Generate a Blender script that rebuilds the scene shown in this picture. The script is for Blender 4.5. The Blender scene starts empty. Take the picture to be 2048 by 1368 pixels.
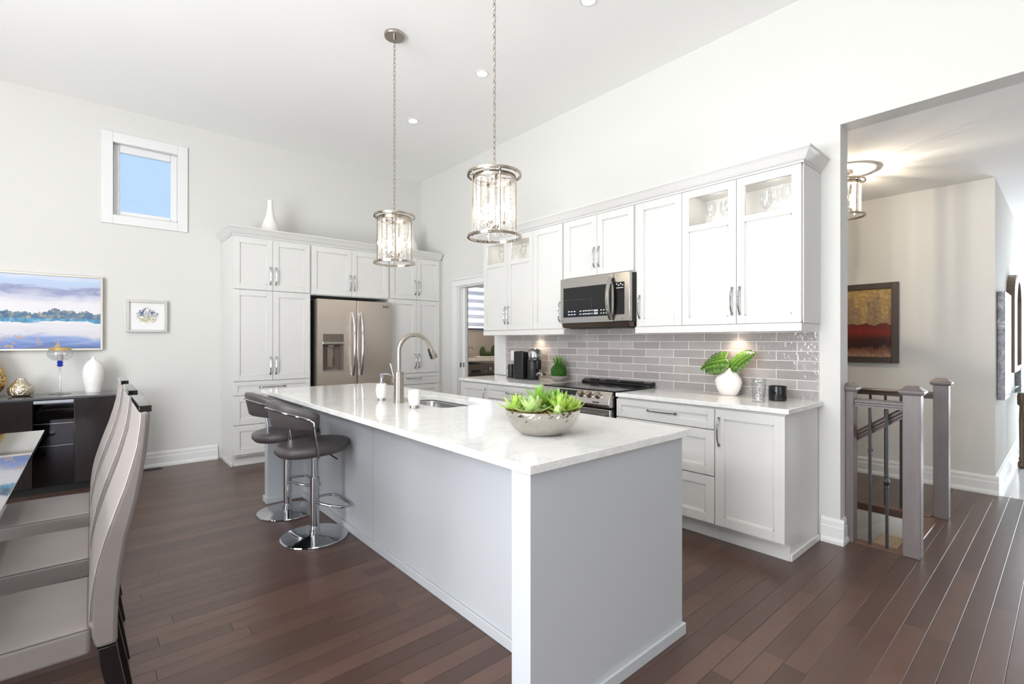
import bpy, bmesh, math, random
from mathutils import Vector, Matrix
random.seed(7)
PI = math.pi
S = bpy.context.scene
C = S.collection

# ---------------------------------------------------------------- camera
cam = bpy.data.cameras.new('camera')
cam.sensor_width = 36.0
cam.lens = 969.76 / 2048 * 36
cam.shift_y = -0.0006
cam.clip_start = 0.05
cam_o = bpy.data.objects.new('camera', cam)
cam_o.location = (0, 0, 1.31)
cam_o.rotation_euler = (PI / 2, 0, -math.radians(40.882))
C.objects.link(cam_o)
S.camera = cam_o

# ---------------------------------------------------------------- world, daylight, exposure
w = bpy.data.worlds.new('world')
S.world = w
w.use_nodes = True
bg = w.node_tree.nodes['Background']
bg.inputs['Color'].default_value = (0.50, 0.69, 1.0, 1)
bg.inputs['Strength'].default_value = 0.72
S.view_settings.view_transform = 'Standard'
S.view_settings.look = 'None'
S.view_settings.exposure = 0.62
S.view_settings.gamma = 1.0
S.cycles.transparent_max_bounces = 32
S.view_settings.use_curve_mapping = False


def area(name, loc, rot, sx, sy, energy, col=(1, 1, 1), spread=PI):
    l = bpy.data.lights.new(name, 'AREA')
    l.shape = 'RECTANGLE'
    l.size = sx
    l.size_y = sy
    l.energy = energy
    l.color = col
    l.spread = spread
    o = bpy.data.objects.new(name, l)
    o.location = loc
    o.rotation_euler = rot
    C.objects.link(o)
    return o


DAY = (0.93, 0.96, 1.0)
# daylight entering through the dining-side windows (left), an added fill window behind, and the front door
area('daylight_patio', (-3.34, 1.3, 1.05), (0, -PI / 2, 0), 2.0, 3.2, 98, DAY)
area('daylight_clerestory', (-3.34, 1.3, 3.0), (0, -PI / 2, 0), 0.7, 3.2, 82, DAY)
area('fill_rear', (-1.2, -3.94, 1.6), (PI / 2, 0, 0), 2.6, 2.2, 22, DAY)  # fill lamp added behind the camera
area('fill_rear_up', (-1.2, -3.92, 1.2), (math.radians(140), 0, 0), 2.6, 1.6, 22, (1, 0.98, 0.96))  # second rear fill lamp, added and tilted up to lift the ceiling
# added up-light in the patio opening, brightens the ceiling
area('fill_ceiling_up', (-3.36, 1.3, 0.9), (0, -math.radians(156), 0), 1.6, 3.1, 172, (1, 0.98, 0.96))
area('daylight_front_door', (10.06, -0.6, 1.2), (0, PI / 2, 0), 2.2, 1.6, 95, DAY)
area('daylight_laundry', (5.2, 7.86, 1.95), (-PI / 2, 0, 0), 1.6, 0.8, 9, DAY)


# ---------------------------------------------------------------- materials
def lin(c):
    return tuple(((v / 255) / 12.92 if v / 255 <= 0.04045 else ((v / 255 + 0.055) / 1.055) ** 2.4) for v in c)


class NT:
    def __init__(s, name):
        s.m = bpy.data.materials.new(name)
        s.m.use_nodes = True
        s.t = s.m.node_tree
        s.b = s.t.nodes['Principled BSDF']
        s.out = s.t.nodes['Material Output']

    def n(s, kind, **kw):
        x = s.t.nodes.new(kind)
        for k, v in kw.items():
            setattr(x, k, v)
        return x

    def put(s, sock, v):
        if isinstance(v, bpy.types.NodeSocket):
            s.t.links.new(v, sock)
        elif isinstance(v, (tuple, list)) and len(v) == 3 and sock.type == 'RGBA':
            sock.default_value = (*v, 1)
        else:
            sock.default_value = v

    def set(s, **kw):
        for k, v in kw.items():
            s.put(s.b.inputs[k.replace('_', ' ')], v)

    def math(s, op, a, b=0.0, c=None):
        x = s.n('ShaderNodeMath', operation=op)
        s.put(x.inputs[0], a)
        s.put(x.inputs[1], b)
        if c is not None:
            s.put(x.inputs[2], c)
        return x.outputs[0]

    def mix(s, f, a, b, mode='MIX'):
        x = s.n('ShaderNodeMix', data_type='RGBA', blend_type=mode)
        s.put(x.inputs['Factor'], f)
        s.put(x.inputs['A'], a) if False else s.put(x.inputs[6], a)
        s.put(x.inputs[7], b)
        return x.outputs[2]

    def coord(s, scale=(1, 1, 1), which='Object', loc=(0, 0, 0)):
        tc = s.n('ShaderNodeTexCoord')
        mp = s.n('ShaderNodeMapping')
        mp.inputs['Scale'].default_value = scale
        mp.inputs['Location'].default_value = loc
        s.t.links.new(tc.outputs[which], mp.inputs['Vector'])
        return mp.outputs[0]

    def noise(s, vec, scale=5.0, detail=3.0, rough=0.5, dist=0.0):
        x = s.n('ShaderNodeTexNoise')
        s.t.links.new(vec, x.inputs['Vector'])
        x.inputs['Scale'].default_value = scale
        x.inputs['Detail'].default_value = detail
        x.inputs['Roughness'].default_value = rough
        x.inputs['Distortion'].default_value = dist
        return x.outputs['Fac']

    def ramp(s, f, stops, interp='LINEAR'):
        x = s.n('ShaderNodeValToRGB')
        x.color_ramp.interpolation = interp
        el = x.color_ramp.elements
        while len(el) < len(stops):
            el.new(0.5)
        for e, (p, c) in zip(el, stops):
            e.position = p
            e.color = (*c, 1) if len(c) == 3 else c
        s.put(x.inputs[0], f)
        return x.outputs[0]

    def bump(s, h, strength=0.3, dist=0.002):
        x = s.n('ShaderNodeBump')
        x.inputs['Strength'].default_value = strength
        x.inputs['Distance'].default_value = dist
        s.put(x.inputs['Height'], h)
        s.t.links.new(x.outputs[0], s.b.inputs['Normal'])


def mat(name, rgb, rough=0.5, metal=0.0, var=0.03, vs=6.0, bump=None, stretch=(1, 1, 1), spec=0.5, coat=0.0, sheen=0.0, rv=0.0):
    """principled surface with a little procedural variation"""
    k = NT(name)
    c = lin(rgb)
    v = k.coord(stretch)
    f = k.noise(v, vs)
    k.set(Base_Color=k.mix(f, tuple(x * (1 - var) for x in c), tuple(min(1, x * (1 + var)) for x in c)),
          Metallic=metal, Roughness=rough, Specular_IOR_Level=spec, Coat_Weight=coat, Sheen_Weight=sheen)
    if rv:
        k.set(Roughness=k.math('MULTIPLY_ADD', f, rv, rough - rv / 2))
    if bump:
        k.bump(k.noise(v, bump[0], 4.0), bump[1], bump[2] if len(bump) > 2 else 0.002)
    return k.m


def emit(name, rgb, strength):
    k = NT(name)
    k.set(Base_Color=lin(rgb), Emission_Color=lin(rgb), Emission_Strength=strength)
    return k.m


def glass(name, tint=(1, 1, 1), ior=1.45, extra=0.0, rough=0.02, pattern=None):
    """thin clear glass: see-through with fresnel reflection"""
    k = NT(name)
    tr = k.n('ShaderNodeBsdfTransparent')
    tr.inputs[0].default_value = (*tint, 1)
    gl = k.n('ShaderNodeBsdfGlossy')
    gl.inputs['Roughness'].default_value = rough
    fr = k.n('ShaderNodeLayerWeight')
    fr.inputs[0].default_value = .5
    f0 = ((ior - 1) / (ior + 1)) ** 2
    f = k.math('MULTIPLY_ADD', k.math('POWER', fr.outputs['Facing'], 5.0), 1 - f0, f0 + extra)
    if pattern:
        b = k.n('ShaderNodeBump')
        b.inputs['Strength'].default_value = pattern[1]
        b.inputs['Distance'].default_value = 0.01
        vo = k.n('ShaderNodeTexVoronoi')
        vo.inputs['Scale'].default_value = pattern[0]
        k.t.links.new(k.coord(), vo.inputs['Vector'])
        k.t.links.new(vo.outputs['Distance'], b.inputs['Height'])
        k.t.links.new(b.outputs[0], gl.inputs['Normal'])
        k.t.links.new(b.outputs[0], fr.inputs['Normal'])
    mx = k.n('ShaderNodeMixShader')
    k.put(mx.inputs[0], f)
    k.t.links.new(tr.outputs[0], mx.inputs[1])
    k.t.links.new(gl.outputs[0], mx.inputs[2])
    k.t.links.new(mx.outputs[0], k.out.inputs[0])
    return k.m


def wood_floor():
    k = NT('plank_floor')
    tc = k.n('ShaderNodeTexCoord')
    sp = k.n('ShaderNodeSeparateXYZ')
    k.t.links.new(tc.outputs['Object'], sp.inputs[0])
    x, y = sp.outputs[0], sp.outputs[1]
    W, L = 0.0855, 0.95
    yw = k.math('DIVIDE', y, W)
    row = k.math('FLOOR', yw)
    w1 = k.n('ShaderNodeTexWhiteNoise', noise_dimensions='1D')
    k.put(w1.inputs['W'], row)
    xs = k.math('ADD', k.math('DIVIDE', x, L), k.math('MULTIPLY', w1.outputs['Value'], 7.3))
    colm = k.math('FLOOR', xs)
    cb = k.n('ShaderNodeCombineXYZ')
    k.put(cb.inputs[0], row)
    k.put(cb.inputs[1], colm)
    w2 = k.n('ShaderNodeTexWhiteNoise', noise_dimensions='2D')
    k.t.links.new(cb.outputs[0], w2.inputs['Vector'])
    tone = k.ramp(w2.outputs['Value'], [(0, lin((77, 56, 48))), (0.5, lin((89, 66, 56))), (1, lin((104, 78, 66)))])
    # grain along the plank, shifted per plank
    mp = k.n('ShaderNodeMapping')
    mp.inputs['Scale'].default_value = (2.2, 28, 1)
    k.t.links.new(tc.outputs['Object'], mp.inputs['Vector'])
    ad = k.n('ShaderNodeVectorMath', operation='MULTIPLY_ADD')
    k.t.links.new(cb.outputs[0], ad.inputs[0])
    ad.inputs[1].default_value = (3.7, 5.1, 0)
    k.t.links.new(mp.outputs[0], ad.inputs[2])
    g = k.noise(ad.outputs[0], 1.6, 5.0, 0.6, 0.6)
    blot = k.noise(k.coord((4, 9, 1)), 1.0, 3.0)
    c1 = k.mix(k.math('MULTIPLY_ADD', g, 0.9, -0.1), tone, lin((66, 47, 43)), 'MIX')
    c1 = k.mix(0.35, tone, c1)
    c2 = k.mix(k.ramp(blot, [(0.35, (0, 0, 0)), (0.7, (1, 1, 1))]), c1, lin((74, 55, 49)))
    c2 = k.mix(0.4, c1, c2)
    fy = k.math('FRACT', yw)
    dy = k.math('MULTIPLY', k.math('MINIMUM', fy, k.math('SUBTRACT', 1.0, fy)), W)
    fx = k.math('FRACT', xs)
    dx = k.math('MULTIPLY', k.math('MINIMUM', fx, k.math('SUBTRACT', 1.0, fx)), L)
    d = k.math('MINIMUM', dx, dy)
    seam = k.math('LESS_THAN', d, 0.0011)
    col = k.mix(seam, c2, lin((38, 26, 24)))
    h = k.math('MINIMUM', k.math('DIVIDE', d, 0.0020), 1.0)
    h2 = k.math('MULTIPLY_ADD', g, 0.05, h)
    k.set(Base_Color=col, Roughness=k.math('MULTIPLY_ADD', g, 0.14, 0.24), Specular_IOR_Level=0.5)
    k.bump(h2, 0.5, 0.0016)
    return k.m


def quartz():
    k = NT('white_quartz')
    v = k.coord()
    n1 = k.noise(v, 3.2, 6.0, 0.62, 1.6)
    vein = k.ramp(n1, [(0.46, (0, 0, 0)), (0.5, (1, 1, 1)), (0.54, (0, 0, 0))])
    sp = k.noise(v, 60, 2.0)
    base = k.mix(sp, lin((228, 227, 223)), lin((238, 238, 235)))
    k.set(Base_Color=k.mix(k.math('MULTIPLY', vein, 0.28), base, lin((196, 195, 190))), Roughness=0.09)
    return k.m


def steel(name, rgb, rough=0.27, axis=(1, 1, 160)):
    k = NT(name)
    c = lin(rgb)
    n = k.noise(k.coord(axis), 4.0, 3.0)
    k.set(Base_Color=k.mix(n, tuple(x * 0.93 for x in c), tuple(min(1, x * 1.05) for x in c)), Metallic=1.0,
          Roughness=k.math('MULTIPLY_ADD', n, 0.12, rough - 0.06))
    return k.m


def tile_mat():
    k = NT('glazed_grey_tile')
    v = k.coord()
    n = k.noise(v, 7.0, 3.0)
    geo = k.n('ShaderNodeNewGeometry')
    c = k.mix(geo.outputs['Random Per Island'], lin((158, 151, 148)), lin((184, 178, 175)))
    k.set(Base_Color=k.mix(k.math('MULTIPLY', n, 0.6), c, lin((150, 145, 144))), Roughness=0.08)
    k.bump(k.noise(v, 22.0, 2.0, 0.5, 0.8), 0.8, 0.005)
    return k.m


M = {}
M['wall'] = mat('grey_white_paint', (212, 211, 206), 0.75, var=0.008, vs=2.5, bump=(180, 0.04))
M['ceil'] = mat('ceiling_paint', (248, 248, 246), 0.85, var=0.006, vs=2.0, bump=(220, 0.05))
M['trimw'] = mat('white_trim_paint', (224, 224, 222), 0.4, var=0.006)
M['cab'] = mat('white_lacquer', (216, 215, 211), 0.33, var=0.006)
M['cabin'] = mat('cabinet_interior', (225, 225, 222), 0.5, var=0.01)
M['island'] = mat('grey_blue_lacquer', (188, 191, 194), 0.34, var=0.01)
M['floor'] = wood_floor()
M['quartz'] = quartz()
M['tile'] = tile_mat()
M['grout'] = mat('pale_grout', (232, 230, 226), 0.8, bump=(200, 0.1))
M['chrome'] = mat('chrome', (188, 189, 192), 0.06, 1.0, var=0.02)
M['nickel'] = mat('polished_nickel', (176, 165, 153), 0.12, 1.0, var=0.03)
M['brushed'] = steel('brushed_nickel', (180, 172, 163), 0.28, (60, 60, 1))
M['fridge'] = steel('brushed_steel', (203, 191, 178), 0.30, (1, 1, 140))
_k = M['fridge'].node_tree
_tg = _k.nodes.new('ShaderNodeTangent')
_tg.direction_type = 'RADIAL'
_tg.axis = 'Z'
_b = _k.nodes['Principled BSDF']
_k.links.new(_tg.outputs[0], _b.inputs['Tangent'])
_b.inputs['Anisotropic'].default_value = .75
M['steel'] = steel('appliance_steel', (190, 186, 181), 0.24, (1, 1, 140))
M['sink'] = steel('sink_steel', (165, 164, 163), 0.3, (1, 60, 1))
M['black'] = mat('black_gloss', (14, 14, 16), 0.08, var=0.05)
M['blackm'] = mat('black_satin', (24, 24, 25), 0.4, var=0.08)
M['darkgrey'] = mat('dark_grey_plastic', (70, 68, 68), 0.4)
M['iron'] = mat('wrought_iron', (22, 21, 21), 0.5, 0.0, var=0.1)
M['legblack'] = mat('black_lacquered_wood', (20, 17, 16), 0.2, var=0.1)
M['velvet'] = mat('taupe_leatherette', (134, 127, 123), 0.44, var=0.07, vs=9, bump=(320, 0.12))
M['seam'] = mat('seam_thread', (84, 77, 75), 0.7)
M['leather'] = mat('dark_grey_leather', (86, 80, 80), 0.36, var=0.05, bump=(260, 0.15))
M['glass'] = glass('clear_glass')
M['stemware'] = glass('stemware_glass', (.93, .94, .94), 1.5, .07, .02)
M['pane'] = glass('window_glass', (0.97, 0.98, 1.0))
M['crystal'] = glass('crystal', (0.97, 0.97, 0.97), 1.5, 0.06, 0.01, (40, 0.5))
_t = M['crystal'].node_tree
_tl = _t.nodes.new('ShaderNodeBsdfTranslucent')
_tl.inputs[0].default_value = (1, .98, .95, 1)
_mx = _t.nodes.new('ShaderNodeMixShader')
_mx.inputs[0].default_value = .07
_out = _t.nodes['Material Output']
_src = _out.inputs[0].links[0].from_socket
_t.links.new(_src, _mx.inputs[1])
_t.links.new(_tl.outputs[0], _mx.inputs[2])
_t.links.new(_mx.outputs[0], _out.inputs[0])
M['bulb'] = emit('bulb_glow', (255, 236, 205), 9)
M['lens'] = emit('light_lens', (255, 246, 232), 12)
M['whitecer'] = mat('white_ceramic', (240, 239, 236), 0.25, var=0.01)
M['whitemat'] = mat('matte_white_ceramic', (240, 236, 230), 0.6, var=0.02, bump=(30, 0.15))
M['post'] = mat('grey_stained_oak', (108, 99, 97), 0.38, var=0.16, vs=5, stretch=(9, 9, 1.2), bump=(14, 0.06))
M['rail'] = mat('dark_stained_oak', (78, 63, 57), 0.33, var=0.14, vs=5, stretch=(5, 1, 5))
M['nose'] = mat('stair_nosing_oak', (104, 74, 58), 0.32, var=0.15, vs=6, stretch=(8, 1, 1))
M['carpet'] = mat('stair_carpet', (176, 156, 132), 0.95, var=0.2, vs=40, bump=(90, 0.6))
M['marble'] = mat('pale_marble_tile', (226, 227, 226), 0.12, var=0.08, vs=2.5)


# ---------------------------------------------------------------- mesh builder
class MB:
    def __init__(s):
        s.bm = bmesh.new()

    def box(s, x0, x1, y0, y1, z0, z1):
        x0, x1 = min(x0, x1), max(x0, x1)
        y0, y1 = min(y0, y1), max(y0, y1)
        z0, z1 = min(z0, z1), max(z0, z1)
        v = [s.bm.verts.new(p) for p in ((x0, y0, z0), (x1, y0, z0), (x1, y1, z0), (x0, y1, z0), (x0, y0, z1), (x1, y0, z1), (x1, y1, z1), (x0, y1, z1))]
        for f in ((0, 3, 2, 1), (4, 5, 6, 7), (0, 1, 5, 4), (1, 2, 6, 5), (2, 3, 7, 6), (3, 0, 4, 7)):
            s.bm.faces.new([v[i] for i in f])
        return s

    def loft(s, rings, caps=True, closed=True):
        R = [[s.bm.verts.new(p) for p in r] for r in rings]
        n = len(R[0])
        for a, b in zip(R, R[1:]):
            for i in range(n if closed else n - 1):
                j = (i + 1) % n
                s.bm.faces.new((a[i], a[j], b[j], b[i]))
        if caps and closed:
            s.bm.faces.new(list(reversed(R[0])))
            s.bm.faces.new(R[-1])
        return s

    def prism(s, poly, axis, a0, a1):
        def pt(p, a):
            return {'x': (a, p[0], p[1]), 'y': (p[0], a, p[1]), 'z': (p[0], p[1], a)}[axis]
        return s.loft([[pt(p, a0) for p in poly], [pt(p, a1) for p in poly]])

    def tube(s, pts, r, seg=8, closed=False, caps=True, flat=1.0):
        pts = [Vector(p) for p in pts]
        n = len(pts)
        rs = r if isinstance(r, (list, tuple)) else [r] * n
        T = []
        for i in range(n):
            a = pts[i - 1] if (i > 0 or closed) else pts[i]
            b = pts[(i + 1) % n] if (i < n - 1 or closed) else pts[i]
            T.append((b - a).normalized())
        up = Vector((0, 0, 1))
        if abs(T[0].dot(up)) > 0.95:
            up = Vector((0, 1, 0))
        N = (up - T[0] * up.dot(T[0])).normalized()
        rings = []
        for i in range(n):
            N = (N - T[i] * N.dot(T[i]))
            N = N.normalized() if N.length > 1e-6 else T[i].orthogonal().normalized()
            B = T[i].cross(N)
            rings.append([pts[i] + N * (math.cos(2 * PI * j / seg) * rs[i] * flat) + B * (math.sin(2 * PI * j / seg) * rs[i]) for j in range(seg)])
        if closed:
            rings.append(rings[0])
            R = [[s.bm.verts.new(p) for p in q] for q in rings[:-1]]
            for i in range(n):
                a, b = R[i], R[(i + 1) % n]
                for j in range(seg):
                    k = (j + 1) % seg
                    s.bm.faces.new((a[j], a[k], b[k], b[j]))
            return s
        return s.loft(rings, caps)

    def cyl(s, p0, p1, r0, r1=None, seg=20):
        return s.tube([p0, p1], [r0, r0 if r1 is None else r1], seg)

    def lathe(s, prof, c=(0, 0, 0), seg=32, caps=True, sx=1.0, sy=1.0, ang=0.0):
        rings = [[(c[0] + r * sx * math.cos(2 * PI * j / seg + ang), c[1] + r * sy * math.sin(2 * PI * j / seg + ang), c[2] + z) for j in range(seg)] for r, z in prof]
        return s.loft(rings, caps)

    def sphere(s, c, r, sub=2, sc=(1, 1, 1)):
        m = Matrix.Translation(c) @ Matrix.Diagonal((*sc, 1))
        bmesh.ops.create_icosphere(s.bm, subdivisions=sub, radius=r, matrix=m)
        return s

    def ring(s, c, R, w, h, seg=40):
        """flat band ring standing on z"""
        prof = [(R - w / 2, -h / 2), (R + w / 2, -h / 2), (R + w / 2, h / 2), (R - w / 2, h / 2)]
        rr = [[(c[0] + p[0] * math.cos(2 * PI * j / seg), c[1] + p[0] * math.sin(2 * PI * j / seg), c[2] + p[1]) for p in prof] for j in range(seg)]
        R_ = [[s.bm.verts.new(p) for p in q] for q in rr]
        for i in range(seg):
            a, b = R_[i], R_[(i + 1) % seg]
            for j in range(4):
                k = (j + 1) % 4
                s.bm.faces.new((a[j], b[j], b[k], a[k]))
        return s

    def xf(s, m):
        bmesh.ops.transform(s.bm, matrix=m, verts=s.bm.verts)
        return s

    def build(s, name, m, parent=None, world=True, smooth=False, bevel=0.0, seg=2, sub=0, solid=0.0, label=None, auto=0.7):
        bmesh.ops.recalc_face_normals(s.bm, faces=s.bm.faces)
        if parent is not None and world:
            q = Vector((0, 0, 0))
            p = parent
            while p is not None:
                q += p.location
                p = p.parent
            bmesh.ops.translate(s.bm, verts=s.bm.verts, vec=-q)
        me = bpy.data.meshes.new(name)
        s.bm.to_mesh(me)
        s.bm.free()
        me.materials.append(m if not isinstance(m, str) else M[m])
        o = bpy.data.objects.new(name, me)
        C.objects.link(o)
        o.parent = parent
        if smooth:
            me.shade_smooth()
            try:
                me.set_sharp_from_angle(angle=auto)
            except Exception:
                pass
        if solid:
            q = o.modifiers.new('solid', 'SOLIDIFY')
            q.thickness = solid
            q.offset = 0
        if bevel:
            q = o.modifiers.new('bevel', 'BEVEL')
            q.width = bevel
            q.segments = seg
            q.limit_method = 'ANGLE'
            q.angle_limit = 0.6
            me.shade_smooth()
            try:
                me.set_sharp_from_angle(angle=auto)
            except Exception:
                pass
        if sub:
            q = o.modifiers.new('sub', 'SUBSURF')
            q.levels = q.render_levels = sub
        if label:
            o['label'] = label
        return o


def tag(o, label, cat, group=None):
    o['label'] = label
    o['category'] = cat
    if group:
        o['group'] = group
    return o


def thing(name, label, cat, loc=(0, 0, 0), rz=0.0, group=None):
    o = bpy.data.objects.new(name, None)
    o.empty_display_size = 0.1
    o.location = loc
    o.rotation_euler = (0, 0, rz)
    C.objects.link(o)
    return tag(o, label, cat, group)


def struct(o):
    o['kind'] = 'structure'
    return o


def dup(root, loc, label, rz=None):
    def cp(o, par):
        c = o.copy()
        C.objects.link(c)
        c.parent = par
        for ch in [x for x in bpy.data.objects if x.parent == o]:
            cp(ch, c)
        return c
    r = cp(root, None)
    r.location = loc
    if rz is not None:
        r.rotation_euler = (0, 0, rz)
    r['label'] = label
    return r


def arc(cx, cz, r, a0, a1, n):
    return [(cx + r * math.cos(a0 + (a1 - a0) * i / n), cz + r * math.sin(a0 + (a1 - a0) * i / n)) for i in range(n + 1)]


# ---------------------------------------------------------------- setting
XR, YB, ZC = 3.645, 6.25, 3.638          # range wall, fridge wall, ceiling
XL, YF = -3.3, -3.9                      # dining-side wall, wall behind the camera
T = 0.155                                # range wall thickness
HZ = 2.71                                # hall ceiling
XH, YH = 5.82, 0.43                      # hall end wall and its corner
YE = 0.978                               # end of the range wall

b = MB()
b.box(XL, 3.83, YF, YB, -0.05, 0)
b.box(3.83, 4.70, YF, 0.70, -0.05, 0)
b.box(4.70, XH, YF, 4.0, -0.05, 0)
struct(b.build('floor', 'floor'))
struct(MB().box(XH, 10, YF, YH + .1, -0.05, 0).build('floor', 'marble'))
struct(MB().box(XR + T, 6.6, 4.12, 7.75, -0.05, 0).build('floor', 'marble'))
struct(MB().box(XL, XR + 0.05, YF, YB, ZC, ZC + .08).build('ceiling', 'ceil'))
struct(MB().box(XR + T, 10, YF, 4.0, HZ, HZ + .08).build('ceiling', 'ceil'))
struct(MB().box(XR + T, 6.6, 4.12, 7.75, HZ, HZ + .08).build('ceiling', 'ceil'))

# wall_back with the high window opening
b = MB()
wx0, wx1, wz0, wz1 = 0.135, 0.712, 2.552, 3.318
b.box(XL, wx0, YB, YB + .2, 0, ZC)
b.box(wx1, XR + .05, YB, YB + .2, 0, ZC)
b.box(wx0, wx1, YB, YB + .2, 0, wz0)
b.box(wx0, wx1, YB, YB + .2, wz1, ZC)
struct(b.build('wall_back', 'wall'))
# range wall with the laundry doorway and the wide hall opening
b = MB()
dy0, dy1, dz = 4.512, 5.298, 2.035
b.box(XR, XR + T, YE, dy0, 0, ZC)
b.box(XR, XR + T, dy0, dy1, dz, ZC)
b.box(XR, XR + T, dy1, YB, 0, ZC)
b.box(XR, XR + T, -2.6, YE, 2.708, ZC)
b.box(XR, XR + T, YF, -2.6, 0, ZC)
struct(b.build('wall_right', 'wall'))
# dining side wall with tall glazing
b = MB()
b.box(XL - .2, XL, YF, -.3, 0, ZC)
b.box(XL - .2, XL, 2.9, YB + .2, 0, ZC)
b.box(XL - .2, XL, -.3, 2.9, 2.36, 2.64)
b.box(XL - .2, XL, -.3, 2.9, 3.36, ZC)
struct(b.build('wall_left', 'wall'))
for i, (z0, z1) in enumerate(((0.02, 2.36), (2.64, 3.36))):
    b = MB()
    for yy in (-.3, .73, 1.8, 2.83):
        b.box(XL - .15, XL - .05, yy, yy + .07, z0, z1)
    b.box(XL - .15, XL - .05, -.3, 2.9, z0, z0 + .08)
    b.box(XL - .15, XL - .05, -.3, 2.9, z1 - .08, z1)
    o = struct(b.build('window_%d' % (i + 3), 'trimw'))
    MB().box(XL - .105, XL - .095, -.26, 2.86, z0 + .04, z1 - .04).build('pane', 'pane', o)
# wall behind the camera with an unseen window added for fill light
b = MB()
b.box(XL, -2.5, YF - .2, YF, 0, ZC)
b.box(0.1, XR + T, YF - .2, YF, 0, ZC)
b.box(-2.5, 0.1, YF - .2, YF, 0, 0.5)
b.box(-2.5, 0.1, YF - .2, YF, 2.7, ZC)
struct(b.build('wall_front', 'wall'))
b = MB()
for xx in (-2.5, -1.235, 0.03):
    b.box(xx, xx + .07, YF - .15, YF - .05, .5, 2.7)
b.box(-2.5, .1, YF - .15, YF - .05, .5, .58)
b.box(-2.5, .1, YF - .15, YF - .05, 2.62, 2.7)
o = struct(b.build('window_5', 'trimw'))
MB().box(-2.46, .06, YF - .105, YF - .095, .54, 2.66).build('pane', 'pane', o)
# hall and foyer walls
struct(MB().box(XH, XH + .12, YH, 4.0, 0, HZ).build('wall_hall', 'wall'))
struct(MB().box(XH + .12, 10, YH, YH + .12, 0, HZ).build('wall_foyer', 'wall'))
struct(MB().box(XR + T, XH, 3.9, 4.0, -2.3, HZ).build('wall_hall_end', 'wall'))
b = MB()
b.box(10, 10.15, YF, -1.5, 0, HZ)
b.box(10, 10.15, .3, YH + .12, 0, HZ)
b.box(10, 10.15, -1.5, .3, 2.35, HZ)
struct(b.build('wall_foyer_end', 'wall'))
b = MB()
for yy in (-1.5, -.6, .23):
    b.box(10.02, 10.1, yy, yy + .07, 0, 2.35)
b.box(10.02, 10.1, -1.5, .3, 0, .3)
b.box(10.02, 10.1, -1.5, .3, 2.27, 2.35)
o = struct(b.build('door_2', 'trimw'))
MB().box(10.055, 10.065, -1.46, .26, .28, 2.3).build('pane', 'pane', o)
struct(MB().box(XR + T, 10, YF - .15, YF, 0, HZ).build('wall_hall_front', 'wall'))
# laundry walls
b = MB()
lx0, lx1, lz0, lz1 = 4.45, 6.05, 1.56, 2.40
LY = 7.6
b.box(XR + T, lx0, LY, LY + .15, 0, HZ)
b.box(lx1, 6.6, LY, LY + .15, 0, HZ)
b.box(lx0, lx1, LY, LY + .15, 0, lz0)
b.box(lx0, lx1, LY, LY + .15, lz1, HZ)
struct(b.build('wall_laundry', 'wall'))
b = MB()
b.box(6.5, 6.6, 4.12, LY, 0, HZ)
b.box(XR + T, 6.6, 4.02, 4.12, 0, HZ)
b.box(XR + T - .1, XR + T, YB + .2, LY + .15, 0, HZ)
struct(b.build('wall_laundry_side', 'wall'))
b = MB()
b.box(lx0, lx1, LY + .05, LY + .11, lz0, lz0 + .05)
b.box(lx0, lx1, LY + .05, LY + .11, lz1 - .05, lz1)
for xx in (lx0, lx1 - .05):
    b.box(xx, xx + .05, LY + .05, LY + .11, lz0, lz1)
o = struct(b.build('window_2', 'trimw'))
MB().box(lx0 + .03, lx1 - .03, LY + .075, LY + .085, lz0 + .03, lz1 - .03).build('pane', 'pane', o)

# high window: casing, sash, patterned pane
b = MB()
ox0, ox1, oz0, oz1 = 0.066, 0.778, 2.483, 3.396
ix0, ix1, iz0, iz1 = 0.156, 0.690, 2.572, 3.296
for (x0, x1, z0, z1) in ((ox0, ix0, oz0, oz1), (ix1, ox1, oz0, oz1), (ix0, ix1, oz0, iz0), (ix0, ix1, iz1, oz1)):
    b.box(x0, x1, YB - .018, YB, z0, z1)
for (x0, x1, z0, z1) in ((wx0, ix0, wz0, wz1), (ix1, wx1, wz0, wz1), (wx0, wx1, wz0, iz0), (wx0, wx1, iz1, wz1)):
    b.box(x0, x1, YB, YB + .13, z0, z1)
win = struct(b.build('window_1', 'trimw', bevel=.003))
b = MB()
px0, px1, pz0, pz1 = 0.211, 0.634, 2.628, 3.222
for (x0, x1, z0, z1) in ((ix0, px0, iz0, iz1), (px1, ix1, iz0, iz1), (px0, px1, iz0, pz0), (px0, px1, pz1, iz1)):
    b.box(x0, x1, YB + .045, YB + .1, z0, z1)
b.build('sash', 'trimw', win, bevel=.006)


def etched():
    k = NT('etched_window_glass')
    tr = k.n('ShaderNodeBsdfTransparent')
    v = k.coord((1, 1, 1))
    nn = k.noise(v, 4.5, 1.0, 0.3, 1.2)
    band = k.ramp(k.math('FRACT', k.math('MULTIPLY', nn, 9.0)), [(0, (0, 0, 0)), (.42, (0, 0, 0)), (.5, (1, 1, 1)), (.58, (0, 0, 0))])
    tr.inputs[0].default_value = (.98, .99, 1, 1)
    di = k.n('ShaderNodeBsdfTranslucent')
    di.inputs[0].default_value = (.95, .96, .95, 1)
    mx = k.n('ShaderNodeMixShader')
    k.put(mx.inputs[0], k.math('MULTIPLY', band, .16))
    k.t.links.new(tr.outputs[0], mx.inputs[1])
    k.t.links.new(di.outputs[0], mx.inputs[2])
    k.t.links.new(mx.outputs[0], k.out.inputs[0])
    return k.m


MB().box(px0 - .01, px1 + .01, YB + .072, YB + .078, pz0 - .01, pz1 + .01).build('pane', etched(), win)


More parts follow.
